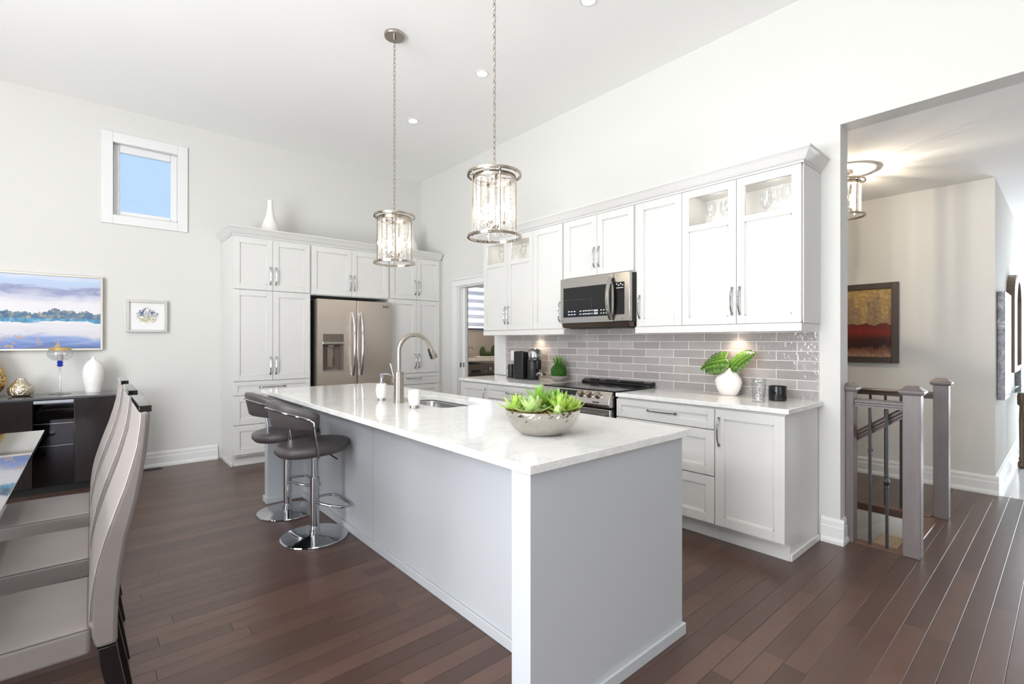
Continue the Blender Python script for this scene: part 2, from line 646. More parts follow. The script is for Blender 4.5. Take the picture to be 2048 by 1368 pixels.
# baseboards: stepped profile
def basebd(name, p0, p1, nrm):
    """profile (depth, z) swept from p0 to p1, depth along nrm"""
    prof = [(0, 0), (.024, 0), (.024, .018), (.018, .036), (.016, .04), (.016, .105), (.012, .112), (.012, .142), (.006, .158), (0, .16)]
    r = [[(p[0] + nrm[0] * d, p[1] + nrm[1] * d, z) for d, z in prof] for p in (p0, p1)]
    return struct(MB().loft(r).build(name, 'trimw'))


basebd('baseboard_back', (XL, YB), (1.06, YB), (0, -1))
basebd('baseboard_right', (XR, YE - .024), (XR, 1.085), (-1, 0))
basebd('baseboard_right_end', (XR, YE), (XR + T, YE), (0, -1))
basebd('baseboard_hall', (XH, YH - .024), (XH, 3.9), (-1, 0))
basebd('baseboard_foyer', (XH, YH), (9.9, YH), (0, -1))

# laundry doorway: casing, jamb, pocket door edge with latch
b = MB()
for (y0, y1, z0, z1) in ((4.299, dy0, .92, dz), (dy1, 5.412, 0, dz), (4.299, 5.412, dz + .0005, dz + .075)):
    b.box(XR - .018, XR, y0, y1, z0, z1)
b.box(XR - .024, XR, 4.293, 5.418, dz + .0755, dz + .097)
b.box(XR, XR + T, dy1 - .018, dy1, 0, dz)
b.box(XR, XR + T, dy0, dy0 + .018, 0, dz)
b.box(XR, XR + T, dy0 + .0185, dy1 - .0185, dz - .018, dz)
door1 = struct(b.build('door_1', 'trimw', bevel=.003))
o = MB().box(XR + .06, XR + .1, 5.225, dy1 - .018, .01, dz - .018).build('pocket_door_edge', 'trimw', door1, bevel=.002)
b = MB()
b.box(XR + .02, XR + .04, dy1 - .022, dy1 - .018, .97, 1.03)
b.box(XR + .056, XR + .06, 5.24, 5.262, .97, 1.03)
b.build('latch_plate', 'darkgrey', door1, bevel=.001)

# ---------------------------------------------------------------- cabinets
class Face:
    """cabinet front helper: axis 'X' faces -X (a runs along Y), axis 'Y' faces -Y (a runs along X)"""
    def __init__(s, axis, front):
        s.ax, s.f = axis, front

    def box(s, b, a0, a1, d0, d1, z0, z1):
        if s.ax == 'X':
            b.box(s.f + d0, s.f + d1, a0, a1, z0, z1)
        else:
            b.box(a0, a1, s.f + d0, s.f + d1, z0, z1)

    def p(s, a, d, z):
        return (s.f + d, a, z) if s.ax == 'X' else (a, s.f + d, z)


def pull(F, parent, a, z, length, vertical=True):
    """arched chrome bar pull centred on a,z"""
    pts = []
    n = 10
    for i in range(n + 1):
        t = i / n * 2 - 1
        d = -.006 - .026 * (1 - abs(t) ** 3.5)
        u = t * length / 2
        pts.append(F.p(a, d, z + u) if vertical else F.p(a + u, d, z))
    b = MB().tube(pts, .0052, 6)
    for sgn in (-1, 1):
        u = sgn * (length / 2 - .002)
        if vertical:
            F.box(b, a - .007, a + .007, -.012, 0, z + u - .009, z + u + .009)
        else:
            F.box(b, a + u - .009, a + u + .009, -.012, 0, z - .007, z + .007)
    b.build('handle', 'chrome', parent, smooth=True)


def shaker(F, parent, a0, a1, z0, z1, hnd=None, name='door', m='cab', gapz=None, st=.06, glassz=None):
    """shaker front; glassz = (z0,z1) adds a glazed opening above the panel"""
    g = .0016
    a0, a1, z0, z1 = min(a0, a1) + g, max(a0, a1) - g, z0 + g, z1 - g
    b = MB()
    F.box(b, a0, a0 + st, 0, .02, z0, z1)
    F.box(b, a1 - st, a1, 0, .02, z0, z1)
    F.box(b, a0 + st, a1 - st, 0, .02, z0, z0 + st)
    F.box(b, a0 + st, a1 - st, 0, .02, z1 - st, z1)
    top = z1 - st
    if glassz:
        F.box(b, a0 + st, a1 - st, 0, .02, glassz[0] - st * .75, glassz[0])
        top = glassz[0] - st * .75
    F.box(b, a0 + st, a1 - st, .009, .016, z0 + st, top)
    # bead inside the frame
    for (x0, x1, y0, y1) in ((a0 + st, a0 + st + .008, z0 + st, top), (a1 - st - .008, a1 - st, z0 + st, top), (a0 + st, a1 - st, z0 + st, z0 + st + .008), (a0 + st, a1 - st, top - .008, top)):
        F.box(b, x0, x1, .005, .012, y0, y1)
    o = b.build(name, m, parent, bevel=.0012, seg=1)
    if glassz:
        g2 = MB()
        F.box(g2, a0 + st, a1 - st, .009, .013, glassz[0], z1 - st)
        g2.build('glass_pane', 'glass', o)
    if hnd:
        pull(F, o, *hnd)
    return o


def carcass(F, parent, a0, a1, depth, z0, z1, m='cab', hollow=False, shelf=None, d0=.0215):
    b = MB()
    if not hollow:
        F.box(b, a0, a1, d0, depth, z0, z1)
    else:
        t = .018
        F.box(b, a0, a0 + t, d0, depth, z0, z1)
        F.box(b, a1 - t, a1, d0, depth, z0, z1)
        F.box(b, a0, a1, depth - .012, depth, z0, z1)
        F.box(b, a0, a1, d0, depth, z0, z0 + t)
        F.box(b, a0, a1, d0, depth, z1 - t, z1)
        if shelf:
            F.box(b, a0 + t, a1 - t, d0 + .01, depth - .012, shelf - .018, shelf)
    return b.build('carcass', m, parent)


def crown(name, label, path):
    """crown moulding swept along a 2-D path of (x, y, nx, ny) stations; profile is (out, z)"""
    prof = [(0, 0), (.012, 0), (.012, .012), (.02, .016), (.028, .026), (.05, .06), (.06, .072), (.064, .074), (.064, .086), (0, .086)]
    rings = []
    for (x, y, nx, ny) in path:
        rings.append([(x + nx * d, y + ny * d, 2.4205 + z) for d, z in prof])
    return tag(MB().loft(rings).build(name, 'cab'), label, 'crown moulding')


# --- fridge wall
FY = Face('Y', 5.67)
DB = YB - 5.67 - .005
LX = [1.101, 1.481, 1.872]
pant = thing('pantry_cabinet', 'tall white pantry cabinet with drawers at left of the steel fridge', 'cabinet', (1.486, 5.96, 0))
carcass(FY, pant, LX[0], LX[2] + .012, DB, .105, 2.42)
shaker(FY, pant, LX[0], LX[1], 1.857, 2.405, (LX[1] - .028, 2.015, .18))
shaker(FY, pant, LX[1], LX[2], 1.857, 2.405, (LX[1] + .028, 2.015, .18))
shaker(FY, pant, LX[0], LX[1], .893, 1.852, (LX[1] - .028, 1.05, .18))
shaker(FY, pant, LX[1], LX[2], .893, 1.852, (LX[1] + .028, 1.05, .18))
shaker(FY, pant, LX[0], LX[2], .745, .888, (1.476, .824, .25, False), 'drawer', st=.042)
shaker(FY, pant, LX[0], LX[2], .436, .740, None, 'drawer')
shaker(FY, pant, LX[0], LX[2], .125, .431, None, 'drawer')
b = MB()
b.box(LX[0], LX[2], 5.75, 5.77, 0, .105)
b.box(LX[0], LX[0] + .02, 5.77, YB - .03, 0, .105)
b.box(LX[0] - .012, LX[0], 5.735, YB - .03, 0, .03)
b.build('toe_kick', 'cab', pant)
# over-fridge unit
ofc = thing('over_fridge_cabinet', 'white two-door cabinet above the steel fridge', 'cabinet', (2.37, 5.96, 1.83))
carcass(FY, ofc, LX[2] + .013, 2.844, DB, 1.842, 2.42)
shaker(FY, ofc, 1.888, 2.362, 1.85, 2.405, (2.362 - .026, 2.005, .18))
shaker(FY, ofc, 2.362, 2.842, 1.85, 2.405, (2.362 + .026, 2.005, .18))
# right tall unit
rt = thing('pantry_cabinet', 'tall white pantry cabinet at right of the fridge, behind the faucet', 'cabinet', (3.24, 5.96, 0))
RX = [2.862, 3.243, 3.595]
carcass(FY, rt, 2.845, 3.64, DB, .105, 2.42)
shaker(FY, rt, RX[0], RX[1], 1.857, 2.405, (RX[1] - .026, 2.015, .18))
shaker(FY, rt, RX[1], RX[2], 1.857, 2.405, (RX[1] + .026, 2.015, .18))
shaker(FY, rt, RX[0], RX[1], .893, 1.852, (RX[1] - .026, 1.05, .18))
shaker(FY, rt, RX[1], RX[2], .893, 1.852, (RX[1] + .026, 1.05, .18))
shaker(FY, rt, RX[0], RX[2], .745, .888, (3.2, .824, .2, False), 'drawer', st=.042)
shaker(FY, rt, RX[0], RX[2], .436, .740, None, 'drawer')
shaker(FY, rt, RX[0], RX[2], .125, .431, None, 'drawer')
MB().box(2.845, 3.64, 5.75, 5.77, 0, .105).build('toe_kick', 'cab', rt)
crown('crown_moulding', 'white crown moulding along the top of the fridge wall cabinets',
      [(LX[0] + .003, YB - .004, -1, 0), (LX[0] + .003, 5.69, -1, -1), (3.57, 5.69, 0, -1), (3.615, 5.69, .3, -1), (3.615, 5.75, .3, 0)])

# fridge
fr = thing('refrigerator', 'brushed steel french door fridge with dispenser among white cabinets', 'refrigerator', (2.37, 5.95, 0))
MB().box(1.93, 2.80, 5.66, 6.22, .03, 1.79).build('body', mat('fridge_side', (62, 60, 59), .5), fr, bevel=.004)
FX0, FXM, FX1 = 1.925, 2.388, 2.836
fb = .70
dx0, dx1, dzb, dzt = 1.985, 2.228, .975, 1.395
b = MB()
for (x0, x1, z0, z1) in ((FX0, dx0, fb, 1.795), (dx1, FXM - .004, fb, 1.795), (dx0, dx1, fb, dzb), (dx0, dx1, dzt, 1.795)):
    b.box(x0, x1, 5.585, 5.655, z0, z1)
dl = b.build('door', 'fridge', fr)
dr = MB().box(FXM + .004, FX1, 5.585, 5.655, fb, 1.795).build('door', 'fridge', fr, bevel=.008)
fz = MB().box(FX0, FX1, 5.585, 5.655, .06, fb - .01).build('freezer_drawer', 'fridge', fr, bevel=.008)
MB().tube([(2.05, 5.59, .62), (2.05, 5.54, .62), (2.38, 5.53, .62), (2.71, 5.54, .62), (2.71, 5.59, .62)], .014, 8).build('handle', 'steel', fz, smooth=True)
for par, x in ((dl, FXM - .05), (dr, FXM + .05)):
    pts = []
    for i in range(13):
        t = i / 12 * 2 - 1
        pts.append((x, 5.575 - .055 * (1 - abs(t) ** 2.6), 1.28 + t * .37))
    MB().tube(pts, .017, 10, flat=1.0).build('handle', 'chrome', par, smooth=True)
b = MB()
b.box(dx0, dx1, 5.650, 5.655, dzb, dzt)
b.box(dx0, dx0 + .006, 5.588, 5.65, dzb, 1.27)
b.box(dx1 - .03, dx1, 5.60, 5.65, dzb, 1.27)
disp = b.build('dispenser_recess', mat('dispenser_grey', (104, 92, 84), .4), dl)
MB().box(dx0, dx1, 5.584, 5.65, 1.31, dzt).build('control_panel', mat('dispenser_panel', (122, 111, 102), .3, .6), disp, bevel=.002)
MB().box(dx0, dx1, 5.58, 5.65, 1.275, 1.308).build('trim_bar', 'steel', disp, bevel=.003)
b = MB().box(2.055, 2.125, 5.635, 5.648, 1.01, 1.25)
b.box(2.075, 2.105, 5.615, 5.64, 1.03, 1.12).box(2.06, 2.12, 5.60, 5.64, 1.245, 1.268)
b.build('paddle', mat('paddle_grey', (128, 113, 102), .35), disp, bevel=.003)
MB().box(dx0 - .004, dx1 + .004, 5.575, 5.65, dzb - .012, dzb + .002).build('drip_tray', 'steel', disp, bevel=.002)
b = MB().box(2.712, 2.797, 5.582, 5.586, 1.722, 1.752)
badge = b.build('badge', 'steel', dr)
b = MB()
for i in range(6):
    b.box(2.720 + i * .0122, 2.7285 + i * .0122, 5.5808, 5.5825, 1.731, 1.743)
b.box(2.714, 2.795, 5.5812, 5.5825, 1.748, 1.750).box(2.714, 2.795, 5.5812, 5.5825, 1.724, 1.726)
b.build('lettering', 'darkgrey', badge)
MB().box(1.93, 1.955, 5.6, 5.66, 1.74, 1.79).build('hinge_cover', 'darkgrey', fr, bevel=.003)

# --- range wall uppers
FU = Face('X', 3.315)
UD = XR - 3.315 - .003
UY = [1.095, 1.497, 1.900, 2.311, 2.703, 3.093, 3.512, 3.906, 4.318]
uz0, uz1 = 1.428, 2.415
GZ = (2.155, 2.36)


def light_rail(parent, a0, a1, ret=None):
    b = MB()
    FU.box(b, a0, a1, .0, .02, 1.375, 1.426)
    if ret is not None:
        FU.box(b, min(ret, ret + .02) if ret < 2 else ret - .02, ret + .02 if ret < 2 else ret, .02, UD - .005, 1.375, 1.426)
    b.build('light_rail', 'cab', parent, bevel=.0015, seg=1)


u1 = thing('wall_cabinet', 'white glass-topped upper cabinet at the open end by the hallway', 'cabinet', (3.48, 1.5, 1.375))
carcass(FU, u1, UY[0], UY[2], UD, 1.426, 2.42, hollow=True, shelf=2.14)
shaker(FU, u1, UY[0] , UY[1], uz0, uz1, (UY[1] - .026, 1.585, .18), glassz=GZ, st=.055)
shaker(FU, u1, UY[1], UY[2], uz0, uz1, (UY[1] + .026, 1.585, .18), glassz=GZ, st=.055)
light_rail(u1, UY[0], UY[2], UY[0])
MB().box(3.3365, XR - .0015, UY[0] - .006, UY[0] - .0005, 1.4262, 2.4203).build('end_panel', 'cab', u1)
u2 = thing('wall_cabinet', 'white single-door upper cabinet just right of the microwave', 'cabinet', (3.48, 2.1, 1.375))
carcass(FU, u2, UY[2], UY[3], UD, 1.426, 2.42)
shaker(FU, u2, UY[2], UY[3] - .02, uz0, uz1, (UY[3] - .047, 1.585, .18))
light_rail(u2, UY[2], UY[3], UY[3])
u3 = thing('wall_cabinet', 'white two-door cabinet above the microwave', 'cabinet', (3.48, 2.7, 1.88))
carcass(FU, u3, UY[3], UY[5], UD, 1.875, 2.42)
shaker(FU, u3, UY[3] + .012, UY[4], 1.886, uz1, (UY[4] - .026, 2.043, .17))
shaker(FU, u3, UY[4], UY[5] - .012, 1.886, uz1, (UY[4] + .026, 2.043, .17))
u4 = thing('wall_cabinet', 'white single-door upper cabinet just left of the microwave', 'cabinet', (3.48, 3.3, 1.375))
carcass(FU, u4, UY[5], UY[6], UD, 1.426, 2.42)
shaker(FU, u4, UY[5] + .02, UY[6], uz0, uz1, (UY[5] + .047, 1.585, .18))
light_rail(u4, UY[5], UY[6], UY[5] + .02)
u5 = thing('wall_cabinet', 'white glass-topped upper cabinet beside the laundry doorway', 'cabinet', (3.48, 3.9, 1.375))
carcass(FU, u5, UY[6], UY[8], UD, 1.426, 2.42, hollow=True, shelf=2.14)
shaker(FU, u5, UY[6], UY[7], uz0, uz1, (UY[7] - .026, 1.585, .18), glassz=GZ, st=.055)
shaker(FU, u5, UY[7], UY[8], uz0, uz1, (UY[7] + .026, 1.585, .18), glassz=GZ, st=.055)
light_rail(u5, UY[6], UY[8], UY[8])
crown('crown_moulding', 'white crown moulding along the top of the range wall cabinets',
      [(XR - .004, UY[8] - .002, 0, 1), (3.335, UY[8] - .002, -1, 1), (3.335, UY[0] + .002, -1, -1), (XR - .004, UY[0] + .002, 0, -1)])

# small lamps inside the two glazed units
for cab_, yy in ((u1, (1.30, 1.70)), (u5, (3.71, 4.11))):
    for y in yy:
        lp = MB().cyl((3.42, y, 2.394), (3.42, y, 2.4015), .025, seg=18).build('interior_lamp', 'lens', cab_)
        l = bpy.data.lights.new('interior_glow', 'POINT')
        l.energy = 0.3
        l.shadow_soft_size = .03
        l.color = (1, .96, .9)
        lo = bpy.data.objects.new('interior_glow', l)
        lo.location = (3.42 - 3.48, y - cab_.location.y, 2.37 - cab_.location.z)
        lo.parent = cab_
        C.objects.link(lo)
# wine glasses behind the glazed doors
gprof = [(.034, 0), (.034, .003), (.006, .006), (.0045, .02), (.0045, .075), (.008, .082), (.026, .098), (.036, .125), (.037, .15), (.031, .195)]
gl0 = None
spots = [(3.44, 1.74, 'first'), (3.50, 1.66, 'second'), (3.42, 1.585, 'third'),
         (3.52, 1.385, 'x'), (3.44, 1.30, 'x'), (3.42, 1.215, 'x'), (3.52, 1.15, 'x'),
         (3.46, 4.17, 'x'), (3.50, 4.02, 'x'), (3.44, 3.79, 'x'), (3.50, 3.68, 'x'), (3.44, 3.60, 'x')]
glab = ['stemmed glass left of the middle in the glazed door next to the single-door cabinet', 'stemmed glass in the centre of the glazed door next to the single-door cabinet', 'stemmed glass at right edge of the glazed door next to the single-door cabinet',
        'stemmed glass at far left of the glazed door nearest the hallway', 'stemmed glass second from left in the glazed door nearest the hallway', 'stemmed glass second from right in the glazed door nearest the hallway', 'stemmed glass at far right of the glazed door nearest the hallway',
        'left stemmed glass in the glazed door beside the laundry doorway', 'right stemmed glass in the glazed door beside the laundry doorway',
        'leftmost stemmed glass of three in the glazed door behind the near pendant', 'middle stemmed glass of three in the glazed door behind the near pendant', 'rightmost stemmed glass of three in the glazed door behind the near pendant']
for (x, y, _), lb in zip(spots, glab):
    if gl0 is None:
        gl0 = tag(MB().lathe(gprof, seg=24, caps=False).build('wine_glass', 'stemware', smooth=True), lb, 'wine glass', 'wine glasses behind the glazed doors')
        g = gl0
    else:
        g = dup(gl0, (x, y, 2.1405), lb)
    g.location = (x, y, 2.1405)

# microwave
mw = thing('microwave', 'stainless over-the-range microwave with dark glass door', 'microwave', (3.45, 2.68, 1.44))
MX = 3.245
my0, my1 = 2.315, 3.068
MB().box(MX + .04, XR - .003, my0, my1, 1.47, 1.87).build('body', 'blackm', mw, bevel=.003)
dsp = my0 + .155
b = MB()
wy0, wy1, wz_0, wz_1 = dsp + .02, my1 - .035, 1.525, 1.79
for (y0, y1, z0, z1) in ((dsp, wy0, 1.475, 1.872), (wy1, my1, 1.475, 1.872), (wy0, wy1, 1.475, wz_0), (wy0, wy1, wz_1, 1.872)):
    b.box(MX, MX + .04, y0, y1, z0, z1)
md = b.build('door', 'steel', mw)
wnd = MB().box(MX + .003, MX + .04, wy0, wy1, wz_0, wz_1).build('window', 'black', md)
b = MB()
for r in range(2):
    for i in range(8):
        if i != 3:
            b.box(MX + .0015, MX + .0035, wy1 - .075 - i * .034, wy1 - .062 - i * .034 + .006, 1.545 + r * .027, 1.553 + r * .027)
    for i in range(6):
        b.box(MX + .0015, MX + .0035, wy0 + .20 + i * .017, wy0 + .206 + i * .017, 1.545 + r * .027, 1.555 + r * .027)
    for i in range(2):
        b.box(MX + .0015, MX + .0035, wy0 + .15 + i * .022, wy0 + .165 + i * .022, 1.543 + r * .024, 1.558 + r * .024)
    for i in range(3):
        b.box(MX + .0015, MX + .0035, wy0 + .05 + i * .028, wy0 + .063 + i * .028, 1.545 + r * .027, 1.552 + r * .027)
b.build('key_marks', mat('white_print', (235, 235, 235), .5), wnd)
b = MB()
b.box(MX + .0015, MX + .0035, wy1 - .005, wy0 + .22, 1.678, 1.681).box(MX + .0015, MX + .0035, wy0 + .217, wy0 + .22, 1.60, 1.68)
b.build('inner_window_line', 'darkgrey', wnd)
pts = []
for i in range(13):
    t = i / 12 * 2 - 1
    pts.append((MX - .012 - .048 * (1 - abs(t) ** 2.4), dsp + .022, 1.665 + t * .172))
MB().tube(pts, .019, 8, flat=.6).build('handle', 'steel', md, smooth=True)
cp = MB().box(MX + .002, MX + .04, my0, dsp - .002, 1.475, 1.872).build('control_panel', 'steel', mw, bevel=.003)
cg = MB().box(MX, MX + .01, my0 + .05, dsp - .006, 1.53, 1.795).build('control_glass', 'black', cp)
b = MB()
for i in range(4):
    b.box(MX - .0015, MX + .0005, my0 + .06 + i * .02, my0 + .07 + i * .02, 1.765 + (i % 2) * .01, 1.773 + (i % 2) * .01)
b.box(MX - .0015, MX + .0005, my0 + .058, my0 + .13, 1.745, 1.749)
b.build('key_marks', mat('white_print', (225, 225, 225), .5), cg)
b = MB()
for yy, zz in ((my0 + .075, 1.5), (my1 - .03, 1.497), (dsp - .03, 1.85)):
    b.cyl((MX - .001, yy, zz), (MX + .003, yy, zz), .010, seg=16)
b.build('badge', 'brushed', cp)
pr = [(MX + .005, 1.472), (MX + .03, 1.432), (XR - .05, 1.432), (XR - .05, 1.472)]
mvb = MB().prism(pr, 'y', my0 + .01, my1 - .01).build('vent_base', mat('vent_bronze', (112, 100, 90), .3, .8), mw)
b = MB().box(MX + .06, XR - .09, my0 + .06, my1 - .06, 1.424, 1.431)
b.cyl((MX + .1, 2.6, 1.418), (MX + .1, 2.6, 1.43), .02, seg=12)
b.build('filter_grille', 'blackm', mw)

# base cabinets
FB = Face('X', 3.055)
BD = 3.618 - 3.055
bc1 = thing('base_cabinet', 'white base cabinet with three drawers right of the range', 'cabinet', (3.33, 1.92, 0))
carcass(FB, bc1, 1.520, 2.300, BD, .105, .884)
shaker(FB, bc1, 1.520, 2.300, .735, .872, (1.905, .808, .22, False), 'drawer', st=.045)
shaker(FB, bc1, 1.520, 2.300, .432, .731, None, 'drawer')
shaker(FB, bc1, 1.520, 2.300, .120, .428, None, 'drawer')
MB().box(3.137, 3.155, 1.521, 2.30, 0, .105).build('toe_kick', 'cab', bc1)
bc2 = thing('base_cabinet', 'white single-door base cabinet at the counter end near the hallway', 'cabinet', (3.33, 1.3, 0))
carcass(FB, bc2, 1.118, 1.518, BD, .105, .884)
shaker(FB, bc2, 1.096, 1.518, .120, .872, (1.518 - .03, .728, .175))
prof = [(3.062, .105), (3.137, .105), (3.137, 0), (3.62, 0), (3.62, .884), (3.078, .884), (3.078, .105)]
MB().box(3.137, 3.155, 1.1175, 1.519, 0, .105).build('toe_kick', 'cab', bc2)
b = MB()
b.box(3.0765, 3.622, 1.0985, 1.1175, .105, .884).box(3.137, 3.622, 1.0985, 1.1175, 0, .105)
b.build('end_panel', 'cab', bc2)
MB().box(3.137, 3.62, 1.086, 1.0985, 0, .042).build('base_shoe', 'cab', bc2, bevel=.003)
bc3 = thing('base_cabinet', 'white base cabinet with a wide drawer left of the range', 'cabinet', (3.33, 3.5, 0))
carcass(FB, bc3, 3.105, 3.910, BD, .105, .884)
shaker(FB, bc3, 3.105, 3.910, .735, .872, (3.50, .808, .22, False), 'drawer', st=.045)
shaker(FB, bc3, 3.105, 3.910, .432, .731, None, 'drawer')
shaker(FB, bc3, 3.105, 3.910, .120, .428, None, 'drawer')
MB().box(3.137, 3.155, 3.105, 3.909, 0, .105).build('toe_kick', 'cab', bc3)
bc4 = thing('base_cabinet', 'white single-door base cabinet beside the laundry doorway', 'cabinet', (3.33, 4.15, 0))
carcass(FB, bc4, 3.912, 4.385, BD, .105, .884)
shaker(FB, bc4, 3.912, 4.385, .120, .872, (3.912 + .03, .745, .16))
MB().box(3.137, 3.155, 3.912, 4.38, 0, .105).build('toe_kick', 'cab', bc4)
tag(MB().box(3.043, XR - .003, 1.072, 2.300, .885, .915).build('worktop', 'quartz', bevel=.003), 'white quartz worktop right of the range holding the monstera vase', 'worktop')
b = MB()
b.box(3.043, 3.623, 3.100, 4.400, .885, .915).box(3.623, XR - .003, 3.100, 4.296, .885, .915)
tag(b.build('worktop', 'quartz'), 'white quartz worktop left of the range holding the coffee machine', 'worktop')

# tile backsplash: every tile its own bevelled slab inside one mesh
bs = thing('tile_backsplash', 'glossy grey subway tile backsplash between worktop and upper cabinets', 'tile backsplash', (XR - .01, 2.7, .915))
MB().box(XR - .0112, XR - .0005, 1.096, 4.297, .916, 1.44).build('grout', 'grout', bs)
b = MB()
th, tl, g = .0655, .265, .0035
for r in range(8):
    z0 = .917 + r * th
    z1 = min(z0 + th - g, 1.44)
    y = 1.097 - (tl / 2 if r % 2 else 0)
    while y < 4.295:
        y0, y1 = max(y, 1.097), min(y + tl - g, 4.296)
        if y1 - y0 > .01 and z1 - z0 > .01:
            b.box(XR - .0125, XR - .005, y0, y1, z0, z1)
        y += tl
b.build('tiles', 'tile', bs, bevel=.0015, seg=1)

# range
rg = thing('range', 'stainless slide-in electric range with black glass cooktop', 'stove', (3.3, 2.70, 0))
ry0, ry1 = 2.318, 3.085
MB().box(3.06, 3.62, ry0 + .01, ry1 - .01, .03, .90).build('body', 'blackm', rg)
ck = MB().box(3.045, 3.56, ry0 - .01, ry1 + .01, .917, .925).build('cooktop', 'black', rg, bevel=.002)
b = MB()
for (x, y, r) in ((3.2, 2.5, .1), (3.2, 2.9, .085), (3.42, 2.5, .08), (3.42, 2.9, .1)):
    b.ring((x, y, .9252), r, .002, .0005, 32)
b.build('burner_marks', 'darkgrey', ck)
bgp = [(3.545, .925), (3.555, .945), (3.60, .962), (3.628, .962), (3.628, .925)]
bgd = MB().prism(bgp, 'y', ry0 + .005, ry1 - .005).build('rear_vent', 'black', rg, bevel=.006)
b = MB()
for y0, y1 in ((2.42, 2.66), (2.70, 2.82), (2.90, 3.0)):
    b.box(3.58, 3.592, y0, y1, .956, .964)
b.build('vent_slots', 'darkgrey', bgd)
pp = [(3.05, .918), (3.03, .916), (2.995, .862), (2.985, .815), (3.0, .797), (3.06, .797)]
pan = MB().prism(pp, 'y', ry0, ry1).build('control_panel', 'steel', rg, bevel=.004)
nv = Vector((-.054, 0, .035)).normalized()
for yy in (2.44, 2.525, 2.61):
    c = Vector((3.010, yy, .884))
    kb = MB().cyl(c, c + nv * .012, .030, .029, 24).cyl(c + nv * .012, c + nv * .034, .026, .023, 24)
    q = c + nv * .034
    t = Vector((nv.z, 0, -nv.x))
    kb.tube([q - t * .022, q + t * .022], .006, 6)
    kb.build('knob', 'nickel', rg, smooth=True)
c = Vector((3.0135, 0, .888))
t = Vector((.035, 0, .054)).normalized()
q = [c + t * .02 + nv * .001, c - t * .028 + nv * .001]
b = MB()
b.loft([[(p.x + nv.x * e, y, p.z + nv.z * e) for p, e in ((q[0], 0), (q[0], .002), (q[1], .002), (q[1], 0))] for y in (2.67, 2.86)])
b.build('display', 'black', pan)
b = MB()
for i in range(4):
    b.box(2.9835, 2.986, 2.42 + i * .016, 2.43 + i * .016, .828, .838)
b.build('lettering', 'darkgrey', pan)
od = MB().box(3.005, 3.058, ry0 + .004, ry1 - .004, .2, .78).build('oven_door', 'steel', rg, bevel=.004)
MB().box(3.003, 3.01, ry0 + .1, ry1 - .1, .33, .6).build('window', 'black', od)
b = MB().tube([(2.965, ry0 + .05, .725), (2.965, ry1 - .05, .725)], .013, 12)
for yy in (ry0 + .07, ry1 - .07):
    b.box(2.965, 3.006, yy - .01, yy + .01, .715, .735)
b.build('handle', 'steel', od, smooth=True)
MB().box(3.01, 3.058, ry0 + .004, ry1 - .004, .04, .19).build('warming_drawer', 'steel', rg, bevel=.004)

# under-cabinet puck lamps
for (y, lb) in ((3.72, 'small puck lamp under the upper cabinet above the coffee machine'), (1.62, 'small puck lamp under the upper cabinet above the monstera vase')):
    u = thing('under_cabinet_lamp', lb, 'lamp', (3.555, y, 1.424), group='under cabinet puck lamps')
    MB().cyl((3.555, y, 1.41), (3.555, y, 1.4255), .03, seg=20).build('housing', 'nickel', u, smooth=True)
    MB().cyl((3.555, y, 1.408), (3.555, y, 1.4098), .024, seg=20).build('lens', 'lens', u)
    l = bpy.data.lights.new('puck_light', 'SPOT')
    l.energy = 5
    l.spot_size = 1.9
    l.spot_blend = .8
    l.shadow_soft_size = .02
    l.color = (1, .80, .58)
    lo = bpy.data.objects.new('puck_light', l)
    lo.location = (0, 0, -.02)
    lo.parent = u
    C.objects.link(lo)

# ---------------------------------------------------------------- island
isl = thing('kitchen_island', 'grey kitchen island with panelled back and seating overhang', 'kitchen island', (1.55, 2.75, 0))
MB().box(1.07, 2.0, 1.145, 1.237, 0, .884).build('end_panel', 'island', isl)
MB().box(1.07, 2.0, 4.245, 4.335, 0, .884).build('end_panel', 'island', isl)
ys = 2.90
MB().box(1.345, 1.365, 1.238, ys - .0025, 0, .884).build('back_panel', 'island', isl)
MB().box(1.345, 1.365, ys + .0025, 4.244, 0, .884).build('back_panel', 'island', isl)
b = MB()
b.box(1.366, 1.98, 1.238, 2.40, .1, .884).box(1.366, 1.98, 3.10, 4.244, .1, .884)
b.box(1.366, 1.98, 2.40, 3.10, .1, .6).box(1.366, 1.91, 1.238, 4.244, 0, .1)
b.build('carcass', 'island', isl)
b = MB()
b.box(1.062, 2.012, 1.131, 1.145, 0, .05).box(1.998, 2.012, 1.145, 1.238, 0, .05)
b.box(1.058, 1.07, 4.233, 4.35, 0, .05).box(1.07, 1.345, 4.233, 4.245, 0, .05)
b.box(1.333, 1.345, 1.238, 4.233, 0, .05)
b.build('base_moulding', 'island', isl, bevel=.003)
FI = Face('X', 0)


class FaceI(Face):
    def box(s, b, a0, a1, d0, d1, z0, z1):
        b.box(2.001 - d0, 2.001 - d1, a0, a1, z0, z1)

    def p(s, a, d, z):
        return (2.001 - d, a, z)


fi = FaceI('X', 2.0)
for i in range(5):
    a0 = 1.24 + i * .6
    shaker(fi, isl, a0, a0 + .6, .115, .875, (a0 + .56, .75, .16), m='island')
# worktop with an undermount sink cut-out (rounded rectangle)
sx0, sx1, sy0, sy1, sr = 1.56, 1.88, 2.43, 3.07, .07


def rrect(x0, x1, y0, y1, r, n=6):
    pts = []
    for (cx, cy, a) in ((x1 - r, y1 - r, 0), (x0 + r, y1 - r, PI / 2), (x0 + r, y0 + r, PI), (x1 - r, y0 + r, 1.5 * PI)):
        for i in range(n + 1):
            t = a + PI / 2 * i / n
            pts.append((cx + r * math.cos(t), cy + r * math.sin(t)))
    return pts


